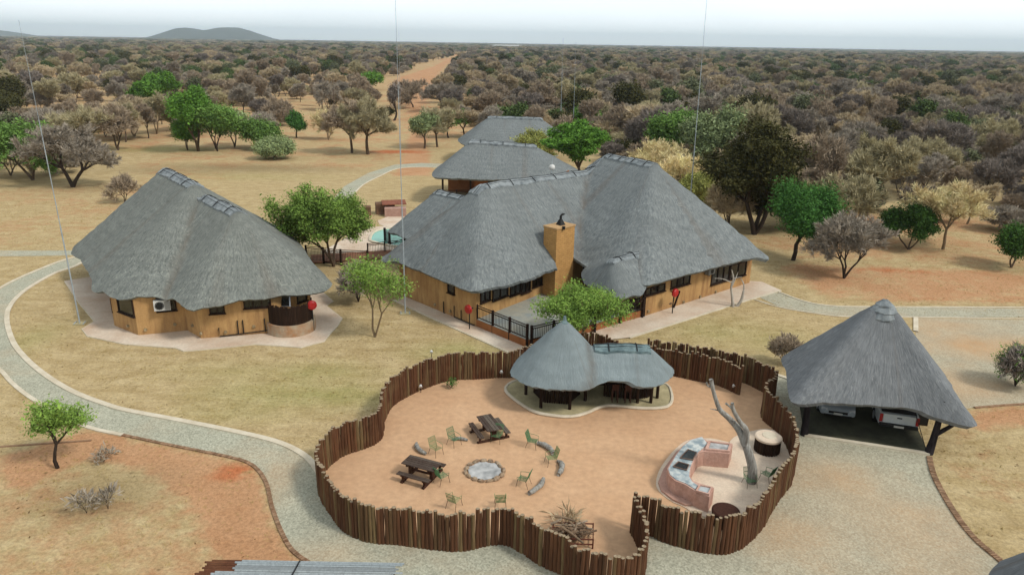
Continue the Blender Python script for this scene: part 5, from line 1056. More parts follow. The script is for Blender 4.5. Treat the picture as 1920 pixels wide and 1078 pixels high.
# pool, deck and stone oven behind the big tree
pool_c = W([(700, 455), (694, 448), (702, 436), (725, 430), (760, 432), (790, 440), (790, 455), (750, 464)]); pool_o = W([(600, 474), (660, 440), (690, 426), (730, 424), (800, 428), (830, 445), (800, 470), (700, 478)])
WATER, tW, bW = nodes_mat('pool_water', .08, .5); bW.inputs['Base Color'].default_value = L3(120, 190, 170); cW = coords(tW, 'Object'); bump(tW, bW, noise(tW, cW, 3, 3), .1, .02)
sheet('pool_surround', pool_o, .02, PAVE, 2, None, 'pale paving round the swimming pool'); sheet('water', [tuple(p) for p in spline(pool_c, .5, True)], .05, WATER, 1.5, None, 'turquoise swimming pool water')
mb = MB(); P = spline(pool_c, .5, True); P = np.vstack([P, P[:1]]); mb.tube([(x, y, .06) for x, y in P], .14, 5); tag(mb.build('pool_edge', KERB, None), 'pale rim of the swimming pool', kind='structure')
railing('pool_railing', 'long brown railing between the left hut and the pool', [V2(575, 490), V2(640, 498), V2(690, 500)], 0.0, 1.35, RW, 2.2, 0, .09)
railing('pool_railing', 'brown railing along the near side of the pool', [V2(690, 478), V2(722, 474), V2(760, 470)], 0., 1.0, RW, 2., 0, .07)
railing('pool_railing', 'short dark railing right of the pool below the veranda roof', [V2(722, 452), V2(731, 460), V2(757, 450)], 0., 1.2, BLACK, 2., 0, .12)
dk = thing('pool_deck', 'brown boarded deck steps below the long railing', 'deck', (*V2(640, 490), 0)); mb = MB(); a_ = np.array(V2(585, 497)); b2 = np.array(V2(740, 487)); dd = b2-a_; n = np.array([-dd[1], dd[0]])/np.linalg.norm(dd)
for k in range(14): q = (a_+b2)/2+n*(.35+k*.17); mb.box((q[0], q[1], .12), (np.linalg.norm(dd), .14, .1), math.atan2(dd[1], dd[0]))
mb.build('boards', wood('deck_board', L3(150, 100, 76), L3(170, 122, 96), L3(190, 150, 120)), dk)
ov = thing('stone_oven', 'low brown stone fire place with pale slab on the lawn by the pool', 'oven', (*V2(728, 400), 0)); p = np.array(V2(722, 405))
mb = MB(); mb.box((p[0]-.2, p[1]+1.3, .6), (2.0, 1.2, 1.2), .3); mb.box((p[0]-2.0, p[1]+.2, .5), (.9, .9, 1.), .2); mb.build('stone_block', simple('brown_stone', L3(150, 116, 92), L3(100, 76, 60), 2, .9, .1, (1, 1, 1), .5), ov)
mb = MB(); mb.box((p[0]+1.1, p[1]+.3, .45), (2.3, 1.3, .9), .15); mb.build('pale_block', simple('pink_stone', L3(206, 170, 154), L3(180, 140, 124), 3), ov); mb = MB(); mb.box((p[0]+.8, p[1]+1.2, 1.25), (2.6, 1.5, .1), .25, .12); mb.build('slab_roof', simple('red_tile', L3(160, 100, 78), L3(130, 80, 60), 3), ov)
sheet('pavement', W([(712, 422), (708, 414), (735, 404), (765, 402), (770, 412), (738, 430)]), .03, PAVE, 1, None, 'small paved patch in front of the stone oven')

# ---------------------------------------------------------------- trees
def leaf_mat(name, c, var=.2, rough=.9, trans=.0):
    m, t, b = nodes_mat(name, rough, .12)
    oi = N(t, 'ShaderNodeObjectInfo'); g = N(t, 'ShaderNodeNewGeometry'); co = worldco(t); n = noise(t, co, .9, 3, .6)
    col = mix(t, ramp(t, oi.outputs['Random'], [(0, 0.), (1, 1.)]), tuple(v*(1-var) for v in c[:3])+(1,), tuple(min(1, v*(1+var)) for v in c[:3])+(1,))
    if 'twigs' in name: col = mix(t, .55, col, ramp(t, g.outputs['Random Per Island'], [(0, .55), (1, 1.)]), 'MULTIPLY')
    else: col = mix(t, .8, col, ramp(t, g.outputs['Random Per Island'], [(0, (.4, .46, .42, 1)), (.5, (.8, .85, .75, 1)), (.85, (1., 1., .8, 1)), (1, (1., .92, .62, 1))]), 'MULTIPLY')
    col = mix(t, ramp(t, n, [(.42, 0.), (.66, .5)]), col, tuple(min(1, v*1.5) for v in c[:3])+(1,))
    t.links.new(col, b.inputs['Base Color'])
    if trans: b.inputs['Subsurface Weight'].default_value = 0
    return m
LK = 1.2
BARE = {'grey': leaf_mat('grey_twigs', L3(142, 133, 120, LK)), 'brown': leaf_mat('brown_twigs', L3(148, 133, 114, LK)), 'tan': leaf_mat('tan_twigs', L3(168, 152, 124, LK)), 'pale': leaf_mat('pale_twigs', L3(216, 196, 150, LK)), 'olive': leaf_mat('olive_twigs', L3(156, 147, 116, LK)), 'dusk': leaf_mat('dark_twigs', L3(120, 111, 103, LK))}
LEAF = {'bright': leaf_mat('bright_green_leaves', L3(96, 136, 56, 1.)), 'fresh': leaf_mat('fresh_green_leaves', L3(122, 150, 72, 1.)), 'emerald': leaf_mat('emerald_leaves', L3(68, 108, 52, .92)), 'mid': leaf_mat('mid_green_leaves', L3(108, 140, 72, .92)), 'dark': leaf_mat('dark_leaves', L3(74, 72, 42, .84)), 'deep': leaf_mat('deep_green_leaves', L3(66, 98, 44, .84)),
        'yellow': leaf_mat('yellow_green_leaves', L3(150, 152, 88, 1.)), 'greygreen': leaf_mat('grey_green_leaves', L3(126, 138, 100, LK)), 'bushgreen': leaf_mat('bush_green_leaves', L3(86, 104, 60, .84)), 'bushgrey': leaf_mat('bush_grey_leaves', L3(112, 116, 90, .84))}
def bark(name, c): return simple(name, c, tuple(v*.6 for v in c[:3])+(1,), 3, .95, .1, (4, 4, .7), .7, .04)
BK = {'dark': bark('dark_bark', L3(78, 66, 58)), 'tan': bark('pale_bark', L3(168, 146, 116)), 'brown': bark('brown_bark', L3(112, 94, 78))}
def skeleton(r, trunk, lv, nb, spread, up, stems=1, lean=0, fork=.35):
    segs = []; tips = []
    def grow(p, d, L, rad, k):
        n = 3; pts = [p]
        for i in range(n):
            d = (d+Vector((r.gauss(0, .16), r.gauss(0, .16), r.gauss(0, .1)+up*(.12 if k > 0 else .02)))).normalized(); q = p+d*L/n; segs.append((p, q, rad*(1-.3*i/n), rad*(1-.3*(i+1)/n), k)); p = q
            if k >= 2 or (k >= 1 and i > 0): tips.append((p, d, k))
            if k < lv and k > 0 and i == 1 and r.random() < .6:
                side = Vector((r.gauss(0, 1), r.gauss(0, 1), r.gauss(0, .5))); side = (side-d*side.dot(d)).normalized(); grow(p, (d*.6+side*spread).normalized(), L*.66, rad*.5, k+1)
        if k < lv:
            c = nb[min(k, len(nb)-1)]; a0 = r.uniform(0, 6.28)
            for j in range(c):
                a = a0+2*PI*j/c+r.uniform(-.5, .5); ax = Vector((math.cos(a), math.sin(a), 0)); ax = (ax-d*ax.dot(d)); ax = ax.normalized() if ax.length > .01 else Vector((1, 0, 0))
                s = spread*r.uniform(.6, 1.3); grow(p, (d+ax*s).normalized(), L*r.uniform(.66, .86), rad*.62, k+1)
    for s in range(stems):
        a = 2*PI*s/max(stems, 1)+r.uniform(-.4, .4); l = lean if stems == 1 else spread*.7
        grow(Vector((0, 0, 0)), Vector((math.cos(a)*l, math.sin(a)*l, 1)).normalized(), trunk, .16/math.sqrt(stems), 0)
    return segs, tips
def tree_data(seed, H, R_, trunk=1.5, lv=4, nb=(3, 3, 2, 2), spread=.62, up=.3, stems=1, lean=.1, mode='bare', dens=1., flat=1., tw=(.028, .5), leaf=.13, cl=.42, thick=1.):
    r = random.Random(seed); segs, tips = skeleton(r, trunk, lv, nb, spread, up, stems, lean)
    P = np.array([t[0] for t in tips]); D = np.array([t[1] for t in tips]); zt = trunk*.55
    zmax = np.percentile(P[:, 2], 98); cx, cy = np.median(P[:, 0]), np.median(P[:, 1]); rx = np.percentile(np.hypot(P[:, 0]-cx, P[:, 1]-cy), 92)
    m = cl*.7 if mode != 'bare' else tw[1]*.55; kz = (H-m)/zmax; kx = max(.2, R_-m)/rx
    def wrp(p):
        p = np.array(p, float); f = np.clip(p[..., 2]/(trunk*1.3+1e-6), 0, 1); g_ = np.clip(p[..., 2]/zmax, 0, 1); q = p.copy(); q[..., 2] = p[..., 2]*kz; s = 1+(kx-1)*f; q[..., 0] = (p[..., 0]-cx*g_)*s; q[..., 1] = (p[..., 1]-cy*g_)*s; return q
    A = wrp([s[0] for s in segs]); B = wrp([s[1] for s in segs]); ra = np.array([s[2] for s in segs])*thick*H/5; rb = np.array([s[3] for s in segs])*thick*H/5
    mr = .012*min(1, thick*2); ra = np.maximum(ra, mr); rb = np.maximum(rb, mr*.8)
    n = 6; d = B-A; d /= np.linalg.norm(d, axis=1, keepdims=True)+1e-9; h = np.where(np.abs(d[:, 2:3]) < .9, [[0, 0, 1.]], [[1., 0, 0]]); u = np.cross(d, h); u /= np.linalg.norm(u, axis=1, keepdims=True); v = np.cross(d, u); A = A-d*ra[:, None]*.3
    an = np.arange(n)*2*PI/n; c, s_ = np.cos(an)[None, :, None], np.sin(an)[None, :, None]; off = u[:, None]*c+v[:, None]*s_
    V = np.concatenate([A[:, None]+off*ra[:, None, None], B[:, None]+off*rb[:, None, None]], 1).reshape(-1, 3); k = np.arange(n); q = np.stack([k, (k+1) % n, (k+1) % n+n, k+n], 1); F = (np.arange(len(A))[:, None, None]*2*n+q[None]).reshape(-1, 4)
    rs = np.random.RandomState(seed); T = wrp(P); M = len(T)
    if mode == 'bare':
        nt_ = int(9500*dens); i = rs.randint(0, M, nt_); j = rs.randint(0, M, nt_); bl = (rs.uniform(0, .5, nt_)*(rs.uniform(size=nt_) < .35))[:, None]; base = T[i]*(1-bl)+T[j]*bl+rs.normal(0, .07, (nt_, 3)); dd = D[i]+rs.normal(0, .6, (nt_, 3))+np.array([0, 0, .35]); dd /= np.linalg.norm(dd, axis=1, keepdims=True)
        L = rs.uniform(.35, 1.2, nt_)*tw[1]; sd = np.cross(dd, rs.normal(0, 1, (nt_, 3))); sd /= np.linalg.norm(sd, axis=1, keepdims=True); wv = tw[0]*.8*rs.uniform(.6, 1.3, nt_)
        mid = base+dd*L[:, None]*.5+rs.normal(0, .03, (nt_, 3)); tip = base+dd*L[:, None]+rs.normal(0, .05, (nt_, 3)); a = base-sd*wv[:, None]*.5; b_ = base+sd*wv[:, None]*.5; c_ = mid+sd*wv[:, None]*.4
        CV = np.stack([a, b_, c_, tip], 1).reshape(-1, 3); CF = (np.arange(nt_)[:, None]*4+np.arange(4)[None])
    else:
        nt_ = int(9000*dens*1.5); i = rs.randint(0, M, nt_); g = rs.normal(0, cl*.5, (nt_, 3)); g[:, 2] *= flat; j = rs.randint(0, M, nt_); bl = (rs.uniform(0, .55, nt_)*(rs.uniform(size=nt_) < .4))[:, None]; c_ = T[i]*(1-bl)+T[j]*bl+g; 
        nrm = rs.normal(0, 1, (nt_, 3))+np.array([0, 0, 1.1]); nrm /= np.linalg.norm(nrm, axis=1, keepdims=True); u = np.cross(nrm, rs.normal(0, 1, (nt_, 3))); u /= np.linalg.norm(u, axis=1, keepdims=True); v = np.cross(nrm, u)
        s = leaf*.7*np.exp(rs.normal(0, .38, nt_))[:, None]; CV = np.stack([c_-u*s, c_-v*s*.45, c_+u*s, c_+v*s*.45], 1).reshape(-1, 3); CF = (np.arange(nt_)[:, None]*4+np.arange(4)[None])
    CV[:, 2] = np.maximum(CV[:, 2], .02)
    return V, F, CV, CF
_cnt = [0]
def make_tree(name, label, loc, barkm, crownm, rz=0, group=None, cat='tree', **kw):
    V, F, CV, CF = tree_data(**kw); t = thing(name, label, cat, (loc[0], loc[1], 0), rz, group)
    obj('trunk', mesh_of('trunk', V, F, barkm, smooth=True), t); o = obj('crown', mesh_of('crown', CV, CF, crownm), t); return t
def T(name, bx, by, ty, wd, cm, bk, label, cat='tree', group=None, **kw):
    b0 = V2(bx, by); top = at(bx, ty, b0[1]); H = max(.5, top[2]); dep = (np.array([b0[0], b0[1], H/2])-CAM)@_fw; R_ = wd/2*dep/FPX*(1.1 if kw.get('mode') == 'leaf' else 1.05)
    _cnt[0] += 1; kw.setdefault('seed', _cnt[0]*7+3); kw['H'] = H; kw['R_'] = R_; kw.setdefault('trunk', H*.28)
    HAND.append((b0[0], b0[1], R_)); return make_tree(name, label, b0, BK[bk], (LEAF.get(cm) or BARE.get(cm)), rz=kw['seed']*1.3, group=group, cat=cat, **kw)
HAND = []
lf = dict(mode='leaf')
T('young_tree', 108, 877, 745, 112, 'fresh', 'dark', 'small feathery green tree on the orange sand at the far left foreground', mode='leaf', dens=.5, leaf=.075, cl=.4, flat=.5, lv=3, spread=.65, thick=.8, trunk=1.2, lean=.18)
T('leafy_tree', 626, 500, 346, 205, 'fresh', 'brown', 'broad bright green tree between the left hut and the main house', mode='leaf', dens=4.6, leaf=.11, cl=.55, trunk=.9, stems=3, flat=.7, spread=.55, lv=4)
T('sparse_tree', 703, 632, 482, 132, 'fresh', 'tan', 'thin two stemmed green tree on the lawn left of the main house', mode='leaf', dens=.65, leaf=.085, cl=.4, stems=2, trunk=2.0, spread=.5, flat=.5, lv=3, thick=.6)
T('grey_shrub', 672, 566, 497, 74, 'grey', 'dark', 'dead grey tangled bush behind the thin two stemmed tree', 'bush', mode='bare', dens=.9, trunk=.8, stems=3, spread=.8)
T('feathery_tree', 1086, 655, 532, 158, 'fresh', 'tan', 'feathery light green tree rising behind the thatched bar', mode='leaf', dens=2.6, leaf=.08, cl=.5, trunk=1.1, stems=2, flat=.55, spread=.7, lv=4)
T('thorn_tree', 1088, 352, 231, 158, 'bright', 'brown', 'bright green layered tree behind the main house ridge', mode='leaf', dens=3.4, leaf=.2, cl=.75, trunk=3, flat=.35, spread=.75)
T('leafy_tree', 1487, 488, 343, 118, 'emerald', 'dark', 'emerald green tree on its own thin trunk right of the main house', mode='leaf', dens=3.4, leaf=.12, cl=1.0, trunk=1.5, flat=.8, spread=.5, lean=.05)
T('evergreen_tree', 1414, 440, 228, 195, 'dark', 'dark', 'large dark evergreen tree towering over the bush behind the right wing', mode='leaf', dens=4.6, leaf=.2, cl=.95, trunk=2.4, flat=.4, spread=.95, up=.12, stems=3, thick=1.2)
T('bare_bush', 1582, 522, 408, 122, 'grey', 'dark', 'bare purplish grey bush on orange sand right of the emerald tree', 'bush', mode='bare', dens=2.2, trunk=.9, stems=3, spread=.62, tw=(.018, .5))
T('evergreen_tree', 1703, 468, 383, 96, 'deep', 'brown', 'dark green round topped tree with several leaning trunks at the right', mode='leaf', dens=2., leaf=.13, cl=.55, trunk=2.2, stems=3, flat=.6)
T('bare_tree', 1768, 468, 345, 140, 'pale', 'tan', 'pale yellowish leafless tree right of the dark round topped tree', mode='bare', dens=1.6, trunk=1.7, spread=.8, tw=(.022, .6), thick=.8, lv=5, nb=(3, 3, 2, 2, 2))
T('evergreen_tree', 1896, 502, 424, 84, 'deep', 'brown', 'dark green tree leaning at the right edge of the photo', mode='leaf', dens=1.8, leaf=.13, cl=.5, trunk=2, stems=2, lean=.3)
T('low_shrub', 1903, 722, 648, 84, 'mid', 'dark', 'low half green shrub on the gravel at the right edge', 'shrub', mode='leaf', dens=.5, leaf=.07, cl=.3, trunk=.3, stems=5, spread=.9, lv=3)
T('bare_bush', 1903, 724, 655, 80, 'dusk', 'dark', 'dark twiggy bush tangled in the low shrub at the right edge', 'bush', mode='bare', dens=.8, trunk=.3, stems=5, spread=.9, lv=3, tw=(.02, .4))
T('bare_bush', 1468, 686, 632, 62, 'brown', 'brown', 'small bare bush between the stockade and the carport roof', 'bush', mode='bare', dens=.35, trunk=.3, stems=5, spread=.6, lv=3, tw=(.018, .35))
T('seedling', 846, 728, 708, 26, 'emerald', 'brown', 'tiny green seedling on the sand by the inner fence', 'plant', mode='leaf', dens=.012, leaf=.08, cl=.2, trunk=.15, stems=4, spread=.9, lv=1)
T('dry_shrub', 195, 866, 846, 56, 'grey', 'dark', 'upper one of three dry grey shrubs on the left foreground', 'shrub', mode='bare', dens=.02, trunk=.1, stems=6, spread=1., lv=1, tw=(.009, .3), thick=.25)
T('dry_shrub', 163, 962, 922, 60, 'grey', 'dark', 'lower left dry grey shrub in the left foreground', 'shrub', mode='bare', dens=.02, trunk=.15, stems=6, spread=.8, lv=1, tw=(.009, .35), thick=.25)
T('dry_shrub', 203, 954, 915, 50, 'grey', 'dark', 'lower right dry grey shrub in the left foreground', 'shrub', mode='bare', dens=.02, trunk=.15, stems=6, spread=.7, lv=1, tw=(.009, .35), thick=.25)
T('dry_weed', 1062, 980, 964, 96, 'tan', 'tan', 'pale dry weed tangle behind the firewood rack', 'shrub', mode='bare', dens=.02, trunk=.15, stems=7, spread=.9, lv=1, tw=(.008, .5), thick=.1)
T('bare_tree', 137, 351, 238, 150, 'grey', 'dark', 'gnarled dark bare tree on the left lawn above the hut', mode='bare', dens=3.2, trunk=1.6, spread=.85, tw=(.03, .65), stems=2, thick=1.5)
T('leafy_tree', 62, 338, 228, 170, 'mid', 'brown', 'pale green tree at the left edge next to the gnarled bare tree', mode='leaf', dens=2.4, leaf=.2, cl=.9, trunk=2.2, flat=.6, stems=2)
T('bare_tree', 20, 330, 262, 90, 'tan', 'brown', 'tan leafless tree at the very left edge of the lawn', mode='bare', dens=1.4, trunk=1.4, tw=(.04, .7), stems=2)
T('bare_bush', 234, 380, 330, 56, 'brown', 'brown', 'small bare bush just left of the hut roof peak', 'bush', mode='bare', dens=.4, trunk=.6, stems=3, spread=.6, tw=(.025, .5))
T('leafy_tree', 293, 208, 136, 74, 'bright', 'dark', 'round bright green tree standing alone in the bush at the upper left', mode='leaf', dens=3.2, leaf=.3, cl=1.2, trunk=3.2, flat=.55)
T('leafy_tree', 372, 284, 166, 84, 'bright', 'brown', 'tallest bright green tree of the grove on the sand mound', mode='leaf', dens=2.8, leaf=.22, cl=.95, trunk=2.5, stems=2, spread=.5)
T('leafy_tree', 408, 284, 196, 84, 'mid', 'dark', 'grey green tree in the middle of the grove on the sand mound', mode='leaf', dens=1.9, leaf=.2, cl=.8, trunk=2.5, stems=3, spread=.5)
T('leafy_tree', 440, 276, 208, 66, 'greygreen', 'brown', 'dull green tree at the right of the grove on the sand mound', mode='leaf', dens=1.5, leaf=.2, cl=.8, trunk=2.5, stems=2)
T('leafy_tree', 352, 282, 225, 50, 'bright', 'brown', 'low green tree at the left foot of the grove', mode='leaf', dens=1.3, leaf=.18, cl=.7, trunk=1, stems=3)
T('green_bush', 487, 280, 224, 74, 'mid', 'dark', 'rounded green bush right of the grove', 'bush', mode='leaf', dens=1.8, leaf=.2, cl=.7, trunk=.6, stems=4, spread=.8)
T('green_bush', 514, 298, 257, 74, 'greygreen', 'dark', 'low grey and green bush at the foot of the sand mound', 'bush', mode='leaf', dens=1.5, leaf=.16, cl=.6, trunk=.3, stems=5, spread=.9)
T('young_tree', 556, 259, 210, 34, 'emerald', 'brown', 'small upright green tree right of the grove', mode='leaf', dens=1., leaf=.18, cl=.6, trunk=1.6)
T('bare_tree', 616, 263, 207, 62, 'pale', 'tan', 'tan vase shaped bare tree left of the two umbrella trees', mode='bare', dens=.9, trunk=1., stems=3, tw=(.045, .8))
U = dict(mode='bare', dens=2.4, spread=.8, up=.14, tw=(.05, .9), trunk=2.2, lean=.03)
T('umbrella_tree', 660, 287, 193, 90, 'brown', 'brown', 'left one of two brown umbrella thorn trees beyond the lawn', **U)
T('umbrella_tree', 690, 290, 188, 92, 'olive', 'brown', 'right one of two brown umbrella thorn trees beyond the lawn', **U)
for bx, by, ty, wd, cm, lab in ((796, 279, 214, 50, 'greygreen', 'grey green small tree nearest the red sand patch'), (820, 276, 204, 66, 'olive', 'olive bare tree second in the row behind the red sand patch'), (841, 259, 208, 60, 'mid', 'dark trunked greenish tree third in the row behind the red sand patch'), (871, 259, 203, 78, 'tan', 'tan bare tree at the end of the row next to the back lodge roofs')):
    T('lawn_tree', bx, by, ty, wd, cm, 'dark' if by < 270 else 'brown', lab, mode='leaf' if cm in LEAF else 'bare', dens=1.3, trunk=2.2, leaf=.17, cl=.7, tw=(.05, .8))
T('bare_tree', 775, 203, 152, 74, 'brown', 'brown', 'leaning bare tree beside the dirt road', mode='bare', dens=1.6, trunk=2.4, tw=(.07, 1.1), lean=.3)
T('bare_tree', 830, 212, 158, 84, 'grey', 'brown', 'grey bare tree right of the leaning tree by the dirt road', mode='bare', dens=1.6, trunk=2.4, tw=(.07, 1.1))
T('slender_tree', 739, 227, 158, 34, 'dusk', 'dark', 'tall slender dark tree left of the dirt road', mode='leaf', dens=.5, trunk=6, leaf=.2, cl=.6)
T('green_bush', 727, 225, 203, 26, 'dark', 'dark', 'small dark bush at the foot of the slender tree', 'bush', mode='leaf', dens=.6, trunk=1, leaf=.2, cl=.6)
T('leafy_tree', 695, 172, 137, 42, 'bright', 'brown', 'compact green tree beyond the umbrella trees', mode='leaf', dens=1.4, trunk=2, leaf=.35, cl=1.2)
T('leafy_tree', 124, 262, 224, 32, 'dark', 'brown', 'small very dark tree in front of the tan thicket on the left', mode='leaf', dens=1., trunk=2, leaf=.2, cl=.6)
T('bare_tree', 165, 286, 205, 110, 'olive', 'brown', 'wide olive brown bare tree left in the thicket above the hut', mode='bare', dens=2., trunk=1.6, tw=(.06, .9), stems=2)
T('bare_tree', 222, 282, 200, 92, 'brown', 'brown', 'wide brown bare tree middle in the thicket above the hut', mode='bare', dens=2., trunk=1.6, tw=(.06, .9), stems=2)
T('bare_tree', 252, 256, 186, 60, 'tan', 'tan', 'pale stemmed bare tree right in the thicket above the hut', mode='bare', dens=1.2, trunk=1.6, tw=(.06, .9), stems=2)
T('bare_tree', 294, 252, 180, 62, 'olive', 'tan', 'olive crowned bare tree with pale forked trunk left of the grove', mode='bare', dens=1.6, trunk=1.6, tw=(.06, .9), stems=3)
T('bare_tree', 328, 248, 188, 50, 'olive', 'tan', 'small olive bare tree touching the left of the grove', mode='bare', dens=1.2, trunk=1.6, tw=(.06, .9), stems=2)
T('leafy_tree', 12, 240, 172, 70, 'dark', 'dark', 'dark crowned tree at the left edge in the bush', mode='leaf', dens=1.8, trunk=2.2, leaf=.25, cl=.9)
T('leafy_tree', 1258, 330, 212, 92, 'mid', 'dark', 'leafy green tree directly behind the right ridge of the main house', mode='leaf', dens=2., trunk=2.6, leaf=.22, cl=.9)
T('leafy_tree', 1332, 345, 205, 100, 'greygreen', 'dark', 'tall grey green tree left of the large dark evergreen', mode='leaf', dens=2.2, trunk=2.6, leaf=.22, cl=.9)
T('green_bush', 1304, 388, 322, 80, 'yellow', 'brown', 'yellow green bush against the right slope of the main roof', 'bush', mode='leaf', dens=1.5, trunk=.8, leaf=.14, cl=.6, stems=3)
T('bare_bush', 1228, 345, 268, 110, 'pale', 'tan', 'pale dry bush just above the right ridge cap', 'bush', mode='bare', dens=1.6, trunk=.8, tw=(.028, .6), stems=5)
T('bare_bush', 1275, 370, 295, 90, 'pale', 'tan', 'pale dry bush between the ridge and the dark evergreen', 'bush', mode='bare', dens=1.4, trunk=.8, tw=(.028, .6), stems=5)
T('bare_bush', 1365, 430, 345, 90, 'tan', 'brown', 'tan tangled bush left of the dark evergreen trunk', 'bush', mode='bare', dens=1.4, trunk=1.2, tw=(.028, .6), stems=4)
T('leafy_tree', 1102, 250, 198, 46, 'bright', 'brown', 'small bright green tree beyond the layered tree', mode='leaf', dens=1.1, trunk=2.4, leaf=.22, cl=.8)
T('leafy_tree', 1000, 322, 243, 96, 'yellow', 'tan', 'yellow green feathery tree behind the nearer back lodge roof', mode='leaf', dens=1.0, trunk=3, leaf=.15, cl=.7, flat=.5)
for (bx, by), (tx, ty), lab in (((604, 208), (604, 166), 'left one of two bare wooden poles beyond the umbrella trees'), ((627, 213), (625, 168), 'right one of two bare wooden poles beyond the umbrella trees'), ((856, 158), (857, 146), 'short pale post beside the dirt road')):
    p = V2(bx, by); t_ = at(tx, ty, p[1]); q_ = thing('wooden_pole', lab, 'pole', (p[0], p[1], 0), group='bare poles in the far clearing'); mb = MB(); mb.tube([(p[0], p[1], 0), (t_[0], t_[1], t_[2])], [.14, .1], 7); mb.build('shaft', BK['brown'], q_); mb = MB(); mb.tube([(t_[0], t_[1], t_[2]-.02), (t_[0], t_[1], t_[2]+.06)], [.13, .11], 7); mb.build('cap', BLACK, q_)
# ---- bush around and beyond: prototypes
KINDS = [('grey', 'brown', 'b', 24, 'bare grey bush tree in the dense thicket'), ('brown', 'brown', 'b', 24, 'bare brown bush tree in the dense thicket'), ('tan', 'tan', 'b', 15, 'pale tan leafless bush tree'), ('olive', 'brown', 'b', 18, 'olive brown leafless bush tree'), ('dusk', 'dark', 'b', 13, 'dark purplish bare tree in the thicket'),
         ('dark', 'dark', 'l', 6, 'dark evergreen tree in the thicket'), ('bushgrey', 'brown', 'l', 4, 'grey green tree in the thicket'), ('bushgreen', 'brown', 'l', 4, 'mid green tree in the thicket')]
PROTO = []
for k, (cm, bk, md, wt, lab) in enumerate(KINDS):
    for v in range(3 if md == 'b' else 2):
        kw = dict(seed=500+k*11+v, H=(5.2, 5.9, 3.4)[v], R_=(3.1, 2.5, 2.9)[v], trunk=(1.3, 2.3, .5)[v], stems=(3, 1, 5)[v], spread=(.65, .5, .85)[v], mode='bare' if md == 'b' else 'leaf', dens=2.5 if md == 'b' else 1.3, tw=(.032, .62), leaf=.24, cl=1.1, thick=.7)
        Vv, Fv, CV, CF = tree_data(**kw); PROTO.append((mesh_of('trunk', Vv, Fv, BK[bk], smooth=True), mesh_of('crown', CV, CF, BARE.get(cm) or LEAF[cm]), wt/(3 if md == 'b' else 2), lab, k))
rs = np.random.RandomState(11)
CLEAR = W([(-1500, 1300), (-1500, 340), (0, 322), (120, 335), (210, 300), (255, 268), (380, 262), (520, 255), (560, 225), (600, 212), (700, 205), (735, 195), (800, 200), (860, 245), (900, 262), (1040, 285), (1200, 345), (1290, 400), (1400, 440), (1500, 436), (1560, 446), (1620, 440), (1750, 420), (1900, 440), (2300, 440), (3200, 1300)])
MOUND = W([(515, 225), (540, 160), (600, 132), (690, 116), (800, 107), (862, 100), (895, 98), (885, 106), (850, 126), (835, 150), (800, 205)])
def scatter(y0, y1, step, jit=.48):
    out = []; a = math.radians(39); ys_ = np.arange(y0, y1, step)
    for y in ys_:
        w_ = y*math.tan(a)+6; xs_ = np.arange(-w_, w_, step); out.append(np.column_stack([xs_, np.full(len(xs_), y)]))
    P = np.concatenate(out); return P+rs.uniform(-jit, jit, P.shape)*step
bands = [(60, 260, 4.2), (260, 560, 4.8), (560, 1200, 6.4), (1200, 2600, 11.), (2600, 5200, 20.), (5200, 12500, 48.)]
pts = []; 
for y0, y1, st in bands:
    P = scatter(y0, y1, st); k = ~pip(P[:, 0], P[:, 1], CLEAR) & ~(pip(P[:, 0], P[:, 1], ROAD)) & (dist_poly(P[:, 0], P[:, 1], ROAD, True) > 4.0+st*.2)
    k &= ~((np.abs(P[:, 0]) < 14) & (P[:, 1] > 76) & (P[:, 1] < 132))
    for hx, hy, hr in HAND: k &= np.hypot(P[:, 0]-hx, P[:, 1]-hy) > hr*.85
    sparse = pip(P[:, 0], P[:, 1], MOUND); k &= ~(sparse & (rs.uniform(size=len(P)) < .62))
    left = (P[:, 0] < P[:, 1]*-.04) & (P[:, 1] < 1100); clump = np.sin(P[:, 0]/17+1)*np.sin(P[:, 1]/23)+.5*np.sin(P[:, 0]/47+P[:, 1]/61); k &= ~(left & (rs.uniform(size=len(P)) < np.where(P[:, 1] < 380, .6, .5)+.25*clump)); k &= ~(~left & (rs.uniform(size=len(P)) < .2+.4*(clump > .6)))
    P = P[k]; sxy = st/4.8 if st > 5 else 1.; sxy = max(1, sxy*.95); sz = 1+.12*math.log(max(1, sxy))
    pts.append(np.column_stack([P, np.full(len(P), sxy), np.full(len(P), sz)]))
pts = np.concatenate(pts); nP = len(pts); wts = np.array([p[2] for p in PROTO], float)
left = pts[:, 0] < -.04*pts[:, 1]
def pick(n, boost):
    w_ = wts.copy(); 
    for i, p in enumerate(PROTO):
        if p[4] in (5, 6, 7): w_[i] *= boost
    return rs.choice(len(PROTO), n, p=w_/w_.sum())
kind = pick(nP, .8); fr_ = pts[:, 1] > 300; kind = np.where(fr_, pick(nP, 2.2), kind)
scale = np.clip(np.exp(rs.normal(-.12, .27, nP)), .38, 1.55); rot = rs.uniform(0, 6.28, nP)
dist = np.hypot(pts[:, 0], pts[:, 1]); order = np.argsort(dist); inview = np.abs(pts[:, 0]) < pts[:, 1]*.72; order = order[inview[order]]
near = set(order[:300].tolist()); side = lambda x, y: 'to the left of the dirt road' if x < y*-.05 else 'behind the main house and lodges' if x < y*.22 else 'right of the large dark evergreen' 
for i in order[:300]:
    i = int(i); tm, cm, _, lab, k = PROTO[kind[i]]; x, y = pts[i, :2]; s_ = float(scale[i]); big = 'tall ' if s_ > 1.08 else 'low ' if s_ < .78 else 'middling '
    t = thing('bush_tree', big+lab+' '+side(x, y), 'tree', (x, y, 0), float(rot[i]), 'bush trees around the lodge grounds'); t.scale = (s_, s_, s_*float(rs.uniform(.85, 1.1)))
    obj('trunk', tm, t); obj('crown', cm, t)
